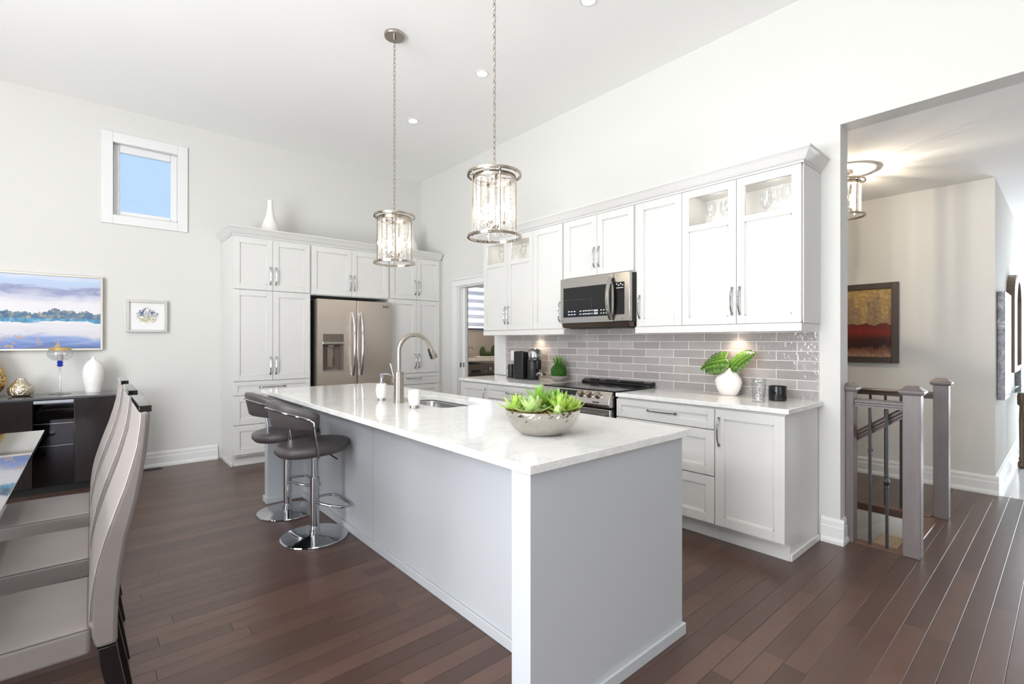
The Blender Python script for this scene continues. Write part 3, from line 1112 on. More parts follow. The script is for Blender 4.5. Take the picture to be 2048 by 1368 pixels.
def slab_with_hole(x0, x1, y0, y1, z0, z1, hole):
    b = MB()
    bm = b.bm
    for z in (z0, z1):
        outer = [bm.verts.new((x, y, z)) for x, y in ((x0, y0), (x1, y0), (x1, y1), (x0, y1))]
        inner = [bm.verts.new((x, y, z)) for x, y in hole]
        es = [bm.edges.new((outer[i], outer[(i + 1) % 4])) for i in range(4)]
        es += [bm.edges.new((inner[i], inner[(i + 1) % len(inner)])) for i in range(len(inner))]
        bmesh.ops.triangle_fill(bm, use_beauty=True, use_dissolve=True, edges=es)
        if z == z0:
            o0, i0 = outer, inner
    for i in range(4):
        j = (i + 1) % 4
        bm.faces.new((o0[i], o0[j], outer[j], outer[i]))
    n = len(inner)
    for i in range(n):
        j = (i + 1) % n
        bm.faces.new((i0[j], i0[i], inner[i], inner[j]))
    return b


tag(slab_with_hole(1.05, 2.035, 1.125, 4.37, .885, .915, rrect(sx0, sx1, sy0, sy1, sr)).build('worktop', 'quartz', bevel=.002, seg=2), 'long white quartz island worktop with a sink cut-out', 'worktop')
snk = thing('sink', 'undermount stainless steel sink in the island worktop', 'sink', (1.72, 2.75, .68))
b = MB()
rings = []
for (e, z) in ((.004, .8845), (.0, .87), (-.012, .72), (-.03, .70), (-.10, .695)):
    rings.append([(x, y, z) for x, y in rrect(sx0 - e, sx1 + e, sy0 - e, sy1 + e, max(.02, sr + e))])
b.loft(rings, caps=False)
bm = b.bm
bm.verts.ensure_lookup_table()
n = len(rings[0])
bm.faces.new([bm.verts[i] for i in range(4 * n, 5 * n)])
b.build('bowl', 'sink', snk, smooth=True, solid=.002)
MB().cyl((1.72, 2.75, .693), (1.72, 2.75, .7), .04, seg=24).build('drain', 'chrome', snk, smooth=True)

# faucet
fc = thing('faucet', 'brushed nickel gooseneck pull-down faucet beside the island sink', 'faucet', (1.487, 2.828, .915))
fx, fy = 1.487, 2.828
MB().lathe([(.034, 0), (.034, .006), (.033, .06), (.0305, .12), (.0295, .19), (.0295, .2), (.02, .203)], (fx, fy, .915), 28).build('body', 'brushed', fc, smooth=True)
pts = [(fx, fy, 1.115), (fx, fy, 1.2)]
dirx, diry = .985, -.17
for i in range(13):
    t = PI - i / 12 * (PI * .9)
    rr = .108
    pts.append((fx + dirx * (rr + rr * math.cos(t)), fy + diry * (rr + rr * math.cos(t)), 1.245 + rr * math.sin(t)))
MB().tube(pts, .0145, 14).build('spout', 'brushed', fc, smooth=True)
e = Vector(pts[-1])
d = (Vector(pts[-1]) - Vector(pts[-2])).normalized()
sh = MB().tube([e - d * .004, e + d * .02, e + d * .085, e + d * .088], [.0155, .0165, .022, .02], 16).build('spray_head', 'brushed', fc, smooth=True)
side = Vector((-dirx, -diry, 0))
nn = (side - d * side.dot(d)).normalized()
MB().tube([e + d * .012 + nn * .016, e + d * .05 + nn * .019, e + d * .084 + nn * .021], [.007, .010, .009], 8).build('spray_button', 'blackm', sh, smooth=True)
b = MB().cyl((fx, fy + .026, 1.06), (fx, fy + .062, 1.06), .017, .017, 18)
b.sphere((fx, fy + .062, 1.06), .0175, 2)
hb = b.build('handle_hub', 'brushed', fc, smooth=True)
MB().tube([(fx, fy + .062, 1.068), (fx - .004, fy + .075, 1.11), (fx - .012, fy + .09, 1.165)], [.0055, .0065, .0085], 10).build('lever', 'brushed', hb, smooth=True)

# soap dispenser and tumbler
sd = thing('soap_dispenser', 'white ceramic soap pump with chrome top left of the faucet', 'soap dispenser', (1.462, 3.02, .915))
cup_prof = [(.0265, 0), (.0265, .018)]
body = [(.027, .018), (.034, .04), (.0375, .065), (.036, .09), (.031, .112), (.024, .1145)]
MB().lathe([(.026, 0), (.0275, .002), (.0265, .0185)], (1.462, 3.02, .915), 28).build('base', 'brushed', sd, smooth=True)
MB().lathe(body, (1.462, 3.02, .915), 28).build('bottle', 'whitecer', sd, smooth=True)
b = MB().lathe([(.018, .114), (.018, .127), (.01, .13), (.009, .15), (.0125, .153), (.0135, .178), (.011, .181)], (1.462, 3.02, .915), 20)
b.tube([(1.462, 3.02, 1.09), (1.495, 3.0, 1.092), (1.515, 2.988, 1.084)], .0045, 8)
b.build('pump', 'chrome', sd, smooth=True)
cu = thing('tumbler', 'white ceramic tumbler with chrome foot right of the faucet', 'cup', (1.445, 2.555, .915))
MB().lathe([(.026, 0), (.0285, .002), (.027, .0185)], (1.445, 2.555, .915), 28).build('base', 'brushed', cu, smooth=True)
MB().lathe([(.0275, .018), (.034, .04), (.0365, .062), (.0355, .085), (.033, .108), (.031, .108), (.033, .08), (.032, .04), (.02, .026)], (1.445, 2.555, .915), 28).build('cup', 'whitecer', cu, smooth=True)

# ---------------------------------------------------------------- succulent bowl
BX, BY = 1.467, 1.494
sb = thing('succulent_bowl', 'hammered silver bowl planted with bright green succulents on the island', 'planter', (BX, BY, .915))


def hammered():
    k = NT('hammered_silver')
    v = k.coord((1, 1, .5))
    vo = k.n('ShaderNodeTexVoronoi')
    vo.inputs['Scale'].default_value = 120
    k.t.links.new(v, vo.inputs['Vector'])
    k.set(Base_Color=k.mix(k.noise(v, 9), lin((176, 171, 163)), lin((204, 200, 193))), Metallic=1.0, Roughness=.12)
    k.bump(vo.outputs['Distance'], .25, .002)
    return k.m


rb = random.Random(11)
zs = [(.072, 0), (.085, .002), (.101, .010), (.115, .018), (.124, .026), (.133, .036), (.140, .046), (.1455, .056), (.150, .066), (.154, .076), (.157, .086), (.159, .096), (.1605, .105)]
rings = []
for i, (r, z) in enumerate(zs):
    jit = .0016 if 1 < i < len(zs) - 1 else 0
    rings.append([((r + rb.uniform(-jit, jit)) * math.cos(2 * PI * (j + .5 * (i % 2)) / 88), (r + rb.uniform(-jit, jit)) * math.sin(2 * PI * (j + .5 * (i % 2)) / 88), z) for j in range(88)])
for r, z in ((.1585, .1055), (.151, .078), (.138, .05), (.11, .032)):
    rings.append([(r * math.cos(2 * PI * j / 88), r * math.sin(2 * PI * j / 88), z) for j in range(88)])
MB().loft([[(x + BX, y + BY, z + .915) for x, y, z in q] for q in rings]).build('bowl', hammered(), sb)
b = MB()
for i in range(420):
    a, r = random.random() * 2 * PI, .140 * math.sqrt(random.random())
    b.sphere((BX + r * math.cos(a), BY + r * math.sin(a), 1.004 + random.random() * .006), .006 + random.random() * .003, 1)
b.lathe([(.152, .082), (.15, .088)], (BX, BY, .915), 40)
o = b.build('gravel', mat('brown_gravel', (150, 116, 78), .8, var=.35, vs=60), sb)
o['kind'] = 'stuff'


def leaf(b, base, direction, length, width, curl=.3, up=(0, 0, 1), thick=.25, tip=1.0):
    """a fleshy pointed leaf"""
    d = Vector(direction).normalized()
    u = Vector(up)
    s_ = d.cross(u)
    s_ = s_.normalized() if s_.length > 1e-4 else Vector((1, 0, 0))
    u = s_.cross(d)
    rings = []
    N = 6
    for i in range(N + 1):
        t = i / N
        wv = width * (math.sin(PI * min(1, (t * .86 + .14) ** tip)) ** .8) * (1 - .2 * t) if t < 1 else width * .03
        c = Vector(base) + d * (length * t) + u * (curl * length * t * t)
        rings.append([c + s_ * (wv / 2), c + u * (wv * thick / 2), c - s_ * (wv / 2), c - u * (wv * thick / 2)])
    b.loft(rings)


def green(name, rgb, rgb2):
    k = NT(name)
    v = k.coord()
    k.set(Base_Color=k.mix(k.noise(v, 28, 3), lin(rgb), lin(rgb2)), Roughness=.38, Subsurface_Weight=.15)
    return k.m


GR = [green('succulent_lime', (150, 190, 70), (186, 214, 110)), green('succulent_green', (98, 160, 50), (150, 200, 80)), green('succulent_pale', (160, 190, 110), (196, 214, 150)), green('succulent_deep', (70, 130, 45), (120, 175, 60))]


def rosette(cx, cy, cz, R, n, m, wid=.42, el0=.15, el1=1.2, curl=.2, label=None, layers=3):
    b = MB()
    for L in range(layers):
        el = el0 + (el1 - el0) * L / max(1, layers - 1)
        for i in range(n):
            a = 2 * PI * (i + .5 * (L % 2)) / n + random.uniform(-.1, .1)
            le = R * (1 - .28 * L / layers) * random.uniform(.9, 1.08)
            dr = (math.cos(a) * math.cos(el), math.sin(a) * math.cos(el), math.sin(el))
            leaf(b, (cx, cy, cz), dr, le, le * wid, curl)
    b.build('succulent', m, sb, smooth=True, label=label)


rosette(BX + .03, BY + .055, 1.008, .140, 17, GR[1], .1, .25, 1.35, .0, 'spiky yellow-green grass succulent', 4)
rosette(BX - .075, BY - .01, 1.008, .092, 10, GR[2], .5, .12, 1.2, .25, 'pale rosette succulent', 3)
rosette(BX - .085, BY + .08, 1.008, .095, 9, GR[0], .28, .3, 1.2, .1, 'upright lime succulent', 3)
rosette(BX + .035, BY - .07, 1.008, .098, 11, GR[0], .24, .2, 1.25, .15, 'lime star succulent', 3)
rosette(BX + .09, BY + .01, 1.008, .095, 8, GR[1], .5, .3, 1.2, .5, 'ruffled green succulent', 3)
rosette(BX + .1, BY - .07, 1.006, .075, 8, GR[0], .55, .15, 1.0, .45, 'small ruffled succulent at the rim', 3)
rosette(BX - .02, BY - .11, 1.006, .05, 6, GR[2], .6, .1, .9, .3, 'low pale succulent at the front rim', 2)

# ---------------------------------------------------------------- bar stools
st = thing('bar_stool', 'grey leather bar stool with chrome base, nearer of the two at the island', 'bar stool', (1.13, 3.33, 0), group='bar stools at the island')


def stool(root):
    B = lambda: MB()
    o = B().lathe([(.213, 0), (.216, .004), (.214, .010), (.2, .013), (.05, .018), (.036, .024), (.034, .05)], seg=56).build('base', 'chrome', root, world=False, smooth=True)
    o = B().cyl((0, 0, .02), (0, 0, .40), .029, seg=24).cyl((0, 0, .40), (0, 0, .585), .021, seg=24).build('column', 'chrome', root, world=False, smooth=True)
    # footrest loop toward +x
    pts = [(0, -.03, .235)] + [(.05, -.11, .225), (.10, -.155, .215), (.155, -.165, .21), (.19, -.15, .207), (.2, -.10, .206), (.2, 0, .206), (.2, .10, .206), (.19, .15, .207), (.155, .165, .21), (.10, .155, .215), (.05, .11, .225)] + [(0, .03, .235)]
    B().tube(pts, .0095, 10).build('footrest', 'chrome', root, world=False, smooth=True)
    # seat: rounded, slightly dished, longer toward the island
    rings = []
    seg = 40
    for (e, z) in ((.60, .572), (.93, .578), (1.0, .598), (1.0, .618), (.965, .634), (.85, .641), (.45, .632), (.05, .628)):
        rg_ = []
        for j in range(seg):
            t = 2 * PI * j / seg
            x = .232 * e * (abs(math.cos(t)) ** .85) * math.copysign(1, math.cos(t)) - .012
            y = .215 * e * (abs(math.sin(t)) ** .85) * math.copysign(1, math.sin(t))
            if x > 0:
                y *= 1 - .18 * (x / .23) ** 2
            rg_.append((x, y, z + .012 * (x / .23)))
        rings.append(rg_)
    B().loft(rings).build('seat', 'leather', root, world=False, smooth=True, auto=1.2)
    # curved backrest pad
    rings = []
    n = 22
    for i in range(n + 1):
        u = i / n * 2 - 1
        a = PI + u * 1.30
        R = .245
        sl = abs(u) ** 1.8
        zt = .935 - .085 * sl
        zb = .765 - .02 * sl + (.03 if abs(u) > .97 else 0)
        th_ = .032 if abs(u) < .97 else .02
        cx, cy = .02 + R * math.cos(a) * 1.02, R * math.sin(a) * .95
        nx, ny = math.cos(a), math.sin(a)
        lean = .035
        rr = []
        for (o_, zz) in ((-1, zb + .012), (-.75, zb), (.75, zb), (1, zb + .012), (1, zt - .02), (.7, zt), (-.7, zt), (-1, zt - .02)):
            le = lean * (zz - .76) / .17
            rr.append((cx + nx * (o_ * th_ + le), cy + ny * (o_ * th_ + le), zz))
        rings.append(rr)
    B().loft(rings).build('backrest', 'leather', root, world=False, bevel=.006, seg=2, auto=1.3)
    # chrome rail hugging the outside of the pad then dropping under the seat
    pts = []
    for i in range(25):
        u = i / 24 * 2 - 1
        a = PI + u * 1.12
        sl = abs(u * 1.12 / 1.30) ** 1.8
        z = .935 - .085 * sl - .045
        R = .245 + .04 + .026
        pts.append((.02 + R * math.cos(a) * 1.02, R * math.sin(a) * .95, z))
    p0, p1 = pts[0], pts[-1]
    pre = [(-.02, p0[1] * .55, .568), (-.06, p0[1] * .9, .57), (-.07, p0[1] * .99, .60), (p0[0] + .02, p0[1] * 1.02, .80), (p0[0] + .022, p0[1] * 1.015, p0[2] - .018)]
    post = [(p1[0] + .022, p1[1] * 1.015, p1[2] - .018), (p1[0] + .02, p1[1] * 1.02, .80), (-.07, p1[1] * .99, .60), (-.06, p1[1] * .9, .57), (-.02, p1[1] * .55, .568)]
    B().tube(pre + pts + post, .0065, 8).build('back_rail', 'chrome', root, world=False, smooth=True)
    B().tube([(.02, -.02, .566), (.07, -.06, .558), (.12, -.09, .515)], .005, 8).build('lift_lever', 'blackm', root, world=False, smooth=True)
    B().cyl((0, 0, .552), (0, 0, .574), .09, seg=24).build('seat_plate', 'blackm', root, world=False)


stool(st)
dup(st, (1.138, 3.955, 0), 'grey leather bar stool with chrome base, farther of the two at the island')

# ---------------------------------------------------------------- pendants
def lantern(root, zt, zb, R, n=16, energy=9, chain_to=None):
    """z relative to root; zt/zb ring heights"""
    b = MB()
    b.ring((0, 0, zt), R, .011, .014, 48)
    b.build('top_ring', 'nickel', root, world=False)
    MB().ring((0, 0, zb), R, .011, .014, 48).build('bottom_ring', 'nickel', root, world=False)
    MB().ring((0, 0, zt - .022), R * .80, .005, .024, 48).build('inner_band', 'nickel', root, world=False)
    for i in range(4):
        a = PI / 4 + .35 + i * PI / 2
        x, y = R * .84 * math.cos(a), R * .84 * math.sin(a)
        MB().cyl((x, y, zb), (x, y, zt), .0042, seg=8).build('rod', 'nickel', root, world=False, smooth=True)
    b = MB()
    for i in range(4):
        a = PI / 4 + .35 + i * PI / 2
        b.tube([(R * .96 * math.cos(a), R * .96 * math.sin(a), zt - .01), (0, 0, zt - .012)], .004, 6)
    b.lathe([(.022, 0), (.022, .012), (.008, .02)], (0, 0, zt - .02), 16)
    b.build('spider', 'nickel', root, world=False, smooth=True)
    for i in range(n):
        a = 2 * PI * i / n
        r = R * .76
        c = MB()
        wv, tv = .0165, .007
        ctop, cbot = zt - .032, zb + .018
        t = Vector((-math.sin(a), math.cos(a), 0))
        o = Vector((math.cos(a), math.sin(a), 0))
        p = o * r
        rings = []
        for z, k in ((ctop, .8), (ctop - .015, 1), (cbot + .02, 1), (cbot, .4)):
            rings.append([p + t * (wv * k) + Vector((0, 0, z)), p + o * (tv * k) + Vector((0, 0, z)), p - t * (wv * k) + Vector((0, 0, z)), p - o * (tv * k) + Vector((0, 0, z))])
        c.loft(rings).build('crystal', 'crystal', root, world=False)
    zc = zb + (zt - zb) * .18
    b = MB()
    for i in range(4):
        a = i * PI / 2 + .5
        dx, dy = math.cos(a), math.sin(a)
        b.tube([(0, 0, zc), (.02 * dx, .02 * dy, zc - .018), (.045 * dx, .045 * dy, zc - .012), (.052 * dx, .052 * dy, zc + .012)], .004, 6)
        b.cyl((.052 * dx, .052 * dy, zc + .008), (.052 * dx, .052 * dy, zc + .018), .014, seg=12)
    b.cyl((0, 0, zc), (0, 0, zt - .012), .005, seg=8).sphere((0, 0, zc), .013, 2)
    b.build('candle_arms', 'nickel', root, world=False, smooth=True)
    for i in range(4):
        a = i * PI / 2 + .5
        x, y = .052 * math.cos(a), .052 * math.sin(a)
        sl = MB().cyl((x, y, zc + .018), (x, y, zc + .075), .0095, seg=14).build('candle_sleeve', 'whitecer', root, world=False, smooth=True)
        bb = MB().lathe([(.006, 0), (.012, .012), (.0135, .025), (.009, .045), (.002, .06)], (x, y, zc + .075), 14).build('bulb', 'bulb', root, world=False, smooth=True)
    l = bpy.data.lights.new('lantern_light', 'POINT')
    l.energy = energy
    l.color = (1, .86, .68)
    l.shadow_soft_size = .010
    lo = bpy.data.objects.new('lantern_light', l)
    lo.location = (0, 0, zc + .11)
    lo.parent = root
    C.objects.link(lo)
    if chain_to is not None:
        b = MB()
        z = zt + .045
        i = 0
        while z < chain_to - .01:
            pts = []
            for j in range(10):
                a = 2 * PI * j / 10
                u, v = .0078 * math.cos(a), .0185 * math.sin(a)
                pts.append((u, 0, z + v) if i % 2 else (0, u, z + v))
            b.tube(pts, .0021, 5, closed=True)
            z += .0315
            i += 1
        b.build('chain', 'nickel', root, world=False, smooth=True)
        pts = [(.024 * math.cos(a), 0, zt + .006 + .024 * math.sin(a)) for a in [PI * i / 8 for i in range(9)]]
        MB().tube(pts, .003, 6).build('hanging_loop', 'nickel', root, world=False, smooth=True)


PX = 1.734
pn = thing('pendant_light', 'crystal drum pendant on a long chain, nearer of the two over the island', 'pendant lamp', (PX, 2.156, ZC), group='pendants over the island')
b = MB().lathe([(.074, -.022), (.0765, -.018), (.0765, 0)], seg=36)
b.lathe([(.012, -.045), (.012, -.022)], seg=12)
b.build('canopy', 'brushed', pn, world=False, smooth=True)
lantern(pn, 2.258 - ZC, 1.905 - ZC, .150, 16, 3, -.045)
dup(pn, (PX, 3.365, ZC), 'crystal drum pendant on a long chain, farther one in front of the fridge wall')
# hall semi-flush light
hl = thing('ceiling_light', 'semi-flush crystal ceiling light in the hallway, half hidden by the wall end', 'ceiling lamp', (4.70, 1.235, HZ))
b = MB().lathe([(.06, -.02), (.064, -.016), (.064, 0)], seg=30)
b.cyl((0, 0, -.09), (0, 0, -.02), .008, seg=10)
b.build('canopy', 'brushed', hl, world=False, smooth=True)
lantern(hl, -.085, -.37, .145, 14, 44)

# recessed lights
rl = thing('recessed_light', 'recessed ceiling light above the upper cabinets, middle one in view', 'recessed light', (2.56, 3.357, ZC), group='recessed ceiling lights')
MB().ring((0, 0, -.002), .052, .014, .005, 32).build('trim_ring', 'trimw', rl, world=False)
MB().cyl((0, 0, -.0035), (0, 0, -.0008), .045, seg=28).build('lens', 'lens', rl, world=False)
l = bpy.data.lights.new('recessed_spot', 'SPOT')
l.energy = 38
l.spot_size = 0.92
l.spot_blend = 1.0
l.shadow_soft_size = .05
l.color = (1, .93, .84)
lo = bpy.data.objects.new('recessed_spot', l)
lo.location = (0, 0, -.02)
lo.parent = rl
C.objects.link(lo)
dup(rl, (2.56, 4.554, ZC), 'recessed ceiling light nearest the corner of the walls')
dup(rl, (2.56, 2.160, ZC), 'recessed ceiling light at the top edge of the photo')
for (x, y, lb) in ((2.56, .96, 'added recessed light out of view near the hallway opening'), (.2, 2.16, 'added recessed fill light out of view over the dining side, nearer'), (.2, 3.7, 'added recessed fill light out of view over the dining side, farther')):  # extra unseen lamps added to fill the room with light
    dup(rl, (x, y, ZC), lb)
q_ = dup(rl, (5.0, 6.3, HZ), 'added recessed fill light out of view in the laundry room')  # unseen lamp added to brighten the dark laundry
for ch in [x for x in bpy.data.objects if x.parent == q_ and x.type == 'LIGHT']:
    ch.data = ch.data.copy()
    ch.data.spot_size = 2.6
    ch.data.energy = 90

# ---------------------------------------------------------------- pictures
def landscape():
    k = NT('landscape_painting')
    tc = k.n('ShaderNodeTexCoord')
    sp = k.n('ShaderNodeSeparateXYZ')
    k.t.links.new(tc.outputs['Generated'], sp.inputs[0])
    u, v = sp.outputs[0], sp.outputs[2]
    wide = k.coord((2.2, 1, 4.5), 'Generated')
    n1 = k.noise(wide, 1.6, 6, .62, .8)
    fine = k.noise(k.coord((16, 1, 10), 'Generated'), 1.5, 5, .65)
    vv = k.math('ADD', v, k.math('MULTIPLY_ADD', n1, .34, -.17))
    base = k.ramp(vv, [(0.0, lin((120, 112, 130))), (.05, lin((96, 122, 178))), (.13, lin((140, 160, 205))), (.19, lin((206, 205, 212))), (.40, lin((222, 221, 222))),
                       (.60, lin((222, 219, 222))), (.72, lin((192, 194, 210))), (.80, lin((140, 146, 180))), (.85, lin((180, 192, 216))), (.93, lin((176, 196, 222))), (1.0, lin((200, 208, 224)))])
    # tree band with a ragged skyline and its reflection
    jag = k.noise(k.coord((11, 1, 1), 'Generated'), 1.0, 6, .7)
    top = k.math('MULTIPLY_ADD', jag, .34, .345)
    bot = k.math('MULTIPLY_ADD', k.noise(k.coord((9, 1, 1), 'Generated', (5, 0, 0)), 1.0, 4), .12, .305)
    m = k.math('MULTIPLY', k.math('LESS_THAN', v, top), k.math('GREATER_THAN', v, bot))
    tree = k.ramp(fine, [(.3, lin((18, 54, 84))), (.46, lin((40, 98, 136))), (.58, lin((120, 130, 130))), (.66, lin((205, 165, 90)))])
    water = k.ramp(fine, [(.35, lin((20, 92, 132))), (.55, lin((60, 150, 190))), (.7, lin((210, 220, 228)))])
    band = k.mix(k.math('LESS_THAN', v, .412), tree, water)
    c = k.mix(k.math('MULTIPLY', m, .92), base, band)
    # gold flecks lower left
    fl = k.math('MULTIPLY', k.math('GREATER_THAN', fine, .58), k.math('LESS_THAN', vv, .17))
    fl = k.math('MULTIPLY', fl, k.math('LESS_THAN', u, .80))
    c = k.mix(k.math('MULTIPLY', fl, .8), c, lin((200, 160, 95)))
    k.set(Base_Color=c, Roughness=.55)
    k.bump(fine, .3, .003)
    return k.m


def blots():
    k = NT('abstract_blot_picture')
    tc = k.n('ShaderNodeTexCoord')
    flat = k.n('ShaderNodeVectorMath', operation='MULTIPLY')
    k.t.links.new(tc.outputs['Generated'], flat.inputs[0])
    flat.inputs[1].default_value = (1.0, 0.0, 1.15)
    vm = k.n('ShaderNodeVectorMath', operation='DISTANCE')
    k.t.links.new(flat.outputs[0], vm.inputs[0])
    vm.inputs[1].default_value = (.52, .0, .58)
    n = k.noise(k.coord((5, 1, 5), 'Generated'), 1.6, 6, .7, .8)
    n2 = k.noise(k.coord((9, 1, 9), 'Generated'), 1.4, 5, .65, 1.5)
    d = k.math('ADD', vm.outputs['Value'], k.math('MULTIPLY_ADD', n, .5, -.25))
    m = k.math('LESS_THAN', d, .30)
    sp = k.n('ShaderNodeSeparateXYZ')
    k.t.links.new(tc.outputs['Generated'], sp.inputs[0])
    hue = k.math('ADD', sp.outputs[2], k.math('MULTIPLY_ADD', n, .4, -.2))
    c = k.ramp(hue, [(.3, lin((190, 175, 120))), (.5, lin((150, 150, 130))), (.56, lin((60, 90, 130))), (.7, lin((40, 60, 96)))])
    c2 = k.mix(k.math('GREATER_THAN', n2, .52), c, lin((226, 226, 224)))
    k.set(Base_Color=k.mix(m, lin((228, 228, 226)), c2), Roughness=.5)
    return k.m


def city():
    k = NT('red_gold_painting')
    tc = k.n('ShaderNodeTexCoord')
    sp = k.n('ShaderNodeSeparateXYZ')
    k.t.links.new(tc.outputs['Generated'], sp.inputs[0])
    u, v = sp.outputs[1], sp.outputs[2]
    n = k.noise(k.coord((1, 5, 7), 'Generated'), 1.4, 5, .65, .5)
    drip = k.noise(k.coord((1, 26, 2.2), 'Generated'), 1.2, 4, .6)
    wn = k.n('ShaderNodeTexWhiteNoise', noise_dimensions='1D')
    k.put(wn.inputs['W'], k.math('FLOOR', k.math('MULTIPLY_ADD', u, 12.0, k.math('MULTIPLY', n, 1.1))))
    sky = k.mix(n, lin((150, 112, 66)), lin((228, 196, 128)))
    bh = k.math('ADD', k.math('MULTIPLY_ADD', wn.outputs['Value'], .42, .44), k.math('MULTIPLY', drip, .12))
    bld = k.mix(drip, lin((70, 48, 42)), lin((206, 178, 146)))
    c = k.mix(k.math('MULTIPLY', k.math('LESS_THAN', v, bh), .75), sky, bld)
    vv = k.math('ADD', v, k.math('MULTIPLY_ADD', n, .16, -.08))
    low = k.ramp(k.math('ADD', vv, k.math('MULTIPLY_ADD', drip, .1, -.05)), [(.0, lin((190, 150, 120))), (.10, lin((150, 100, 76))), (.16, lin((58, 26, 20))), (.26, lin((70, 20, 14))), (.36, lin((140, 34, 18))), (.46, lin((110, 34, 24)))])
    c = k.mix(k.math('LESS_THAN', vv, .48), c, low)
    mot = k.noise(k.coord((1, 14, 11), 'Generated'), 1.6, 5, .7)
    c = k.mix(k.ramp(mot, [(.35, (.55, .55, .55)), (.7, (0, 0, 0))]), c, lin((58, 34, 26)))
    k.set(Base_Color=c, Roughness=.35)
    return k.m


def frame(root, axis, a0, a1, z0, z1, w_, d0, d1, m, bev=.002):
    b = MB()
    for (p0, p1, q0, q1) in ((a0, a0 + w_, z0, z1), (a1 - w_, a1, z0, z1), (a0 + w_, a1 - w_, z0, z0 + w_), (a0 + w_, a1 - w_, z1 - w_, z1)):
        if axis == 'y':
            b.box(p0, p1, d0, d1, q0, q1)
        else:
            b.box(d0, d1, p0, p1, q0, q1)
    return b.build('frame', m, root, bevel=bev, seg=1)


pt = thing('landscape_painting', 'wide framed lake landscape painting in blue and gold above the sideboard', 'painting', (-.6, YB, 1.226))
frame(pt, 'y', -1.32, .078, 1.226, 1.938, .017, YB - .045, YB - .002, mat('champagne_frame', (214, 206, 192), .28, .55), .002)
MB().box(-1.303, .061, YB - .034, YB - .01, 1.243, 1.921).build('canvas', landscape(), pt)
p2 = thing('small_picture', 'small silver-framed abstract picture with blue and gold blot on white', 'picture', (.425, YB, 1.405))
frame(p2, 'y', .258, .595, 1.405, 1.732, .024, YB - .04, YB - .002, mat('silver_frame', (206, 203, 198), .35, .4), .002)
MB().box(.282, .571, YB - .02, YB - .006, 1.429, 1.708).build('print', blots(), p2)
p3 = thing('framed_painting', 'dark-framed red and gold painting on the hall end wall', 'painting', (XH, 1.45, 1.1))
frame(p3, 'x', 1.078, 1.86, 1.103, 1.878, .056, XH - .04, XH - .002, mat('dark_brown_frame', (72, 60, 53), .4), .003)
MB().box(XH - .024, XH - .008, 1.134, 1.804, 1.159, 1.822).build('canvas', city(), p3)

# ---------------------------------------------------------------- sideboard
ebony = mat('ebony_gloss_veneer', (40, 34, 34), .12, var=.25, vs=7, stretch=(6, 1, 1))
sbd = thing('sideboard', 'glossy black sideboard with mirrored middle drawers below the landscape painting', 'sideboard', (-.25, 5.98, 0))
MB().box(-.70, .20, 5.75, 6.225, .065, .812).build('body', 'black', sbd)
MB().box(-.71, .21, 5.725, 6.225, .812, .83).build('top', mat('grey_glass_top', (92, 92, 94), .06, var=.02), sbd, bevel=.002)
MB().box(-.70, -.382, 5.73, 5.749, .07, .806).build('door', ebony, sbd, bevel=.002)
MB().box(-.120, .20, 5.73, 5.749, .07, .806).build('door', ebony, sbd, bevel=.002)
mir = mat('smoked_mirror', (74, 72, 74), .03, 1.0, var=.02)
for z0, z1 in ((.61, .775), (.42, .604), (.075, .414)):
    d_ = MB().box(-.376, -.124, 5.742, 5.7495, z0, z1).build('drawer', mir, sbd)
    MB().box(-.376, -.124, 5.738, 5.742, z1 - .0045, z1).build('edge_strip', 'chrome', d_)
MB().box(-.376, -.124, 5.734, 5.7495, .779, .803).build('chrome_trim', mat('satin_silver', (205, 206, 212), .2, .9), sbd)
b = MB()
MB().box(-.68, .18, 5.78, 6.2, 0, .065).build('plinth', 'blackm', sbd)

# ornaments on the sideboard
wv = MB().lathe([(.056, 0), (.058, .004), (.057, .03), (.064, .06), (.075, .11), (.0795, .17), (.077, .21), (.064, .255), (.044, .287), (.022, .306), (.0125, .318), (.012, .335), (.008, .336)], (0, 0, 0), 40).build('white_vase', None or mat('embossed_white_ceramic', (238, 236, 232), .25, var=.02, vs=18, bump=(38, .9, .006)), smooth=True)
wv.location = (.007, 6.072, .83)
tag(wv, 'white embossed bottle vase at the right end of the sideboard', 'vase')
CG = glass('crystal_clear', (.90, .92, .93), 1.5, .07, .03)
gb = thing('glass_goblet', 'tall clear goblet candle holder with gold rim and blue knot', 'candle holder', (-.222, 6.04, .83))
MB().lathe([(.077, 0), (.078, .003), (.03, .009), (.012, .02), (.0075, .06), (.0075, .19), (.012, .235), (.016, .252)], (-.222, 6.04, .83), 28).build('stem', CG, gb, smooth=True)
MB().lathe([(.012, .25), (.02, .255), (.024, .262), (.017, .27), (.02, .28), (.023, .292), (.016, .300), (.02, .304)], (-.222, 6.04, .83), 24).build('blue_knot', glass('blue_glass', (.10, .22, .75), 1.5, .05), gb, smooth=True)
MB().lathe([(.02, .304), (.05, .31), (.08, .334), (.0905, .362), (.086, .386), (.078, .40)], (-.222, 6.04, .83), 36, caps=False).build('bowl', CG, gb, smooth=True)
MB().lathe([(.0785, .3995), (.070, .418), (.066, .424)], (-.222, 6.04, .83), 36, caps=False).build('gold_rim', mat('gold_rim', (214, 180, 110), .25, .8), gb, smooth=True)
cd = tag(MB().lathe([(.021, 0), (.021, .05), (.018, .052)], (0, 0, 0), 20).build('candle', mat('lilac_candle_wax', (196, 180, 186), .6), smooth=True), 'small lilac candle inside the tall glass goblet', 'candle')
cd.location = (-.222, 6.04, 1.142)
k = NT('crackled_silver_gold')
vo = k.n('ShaderNodeTexVoronoi')
vo.feature = 'DISTANCE_TO_EDGE'
vo.inputs['Scale'].default_value = 42
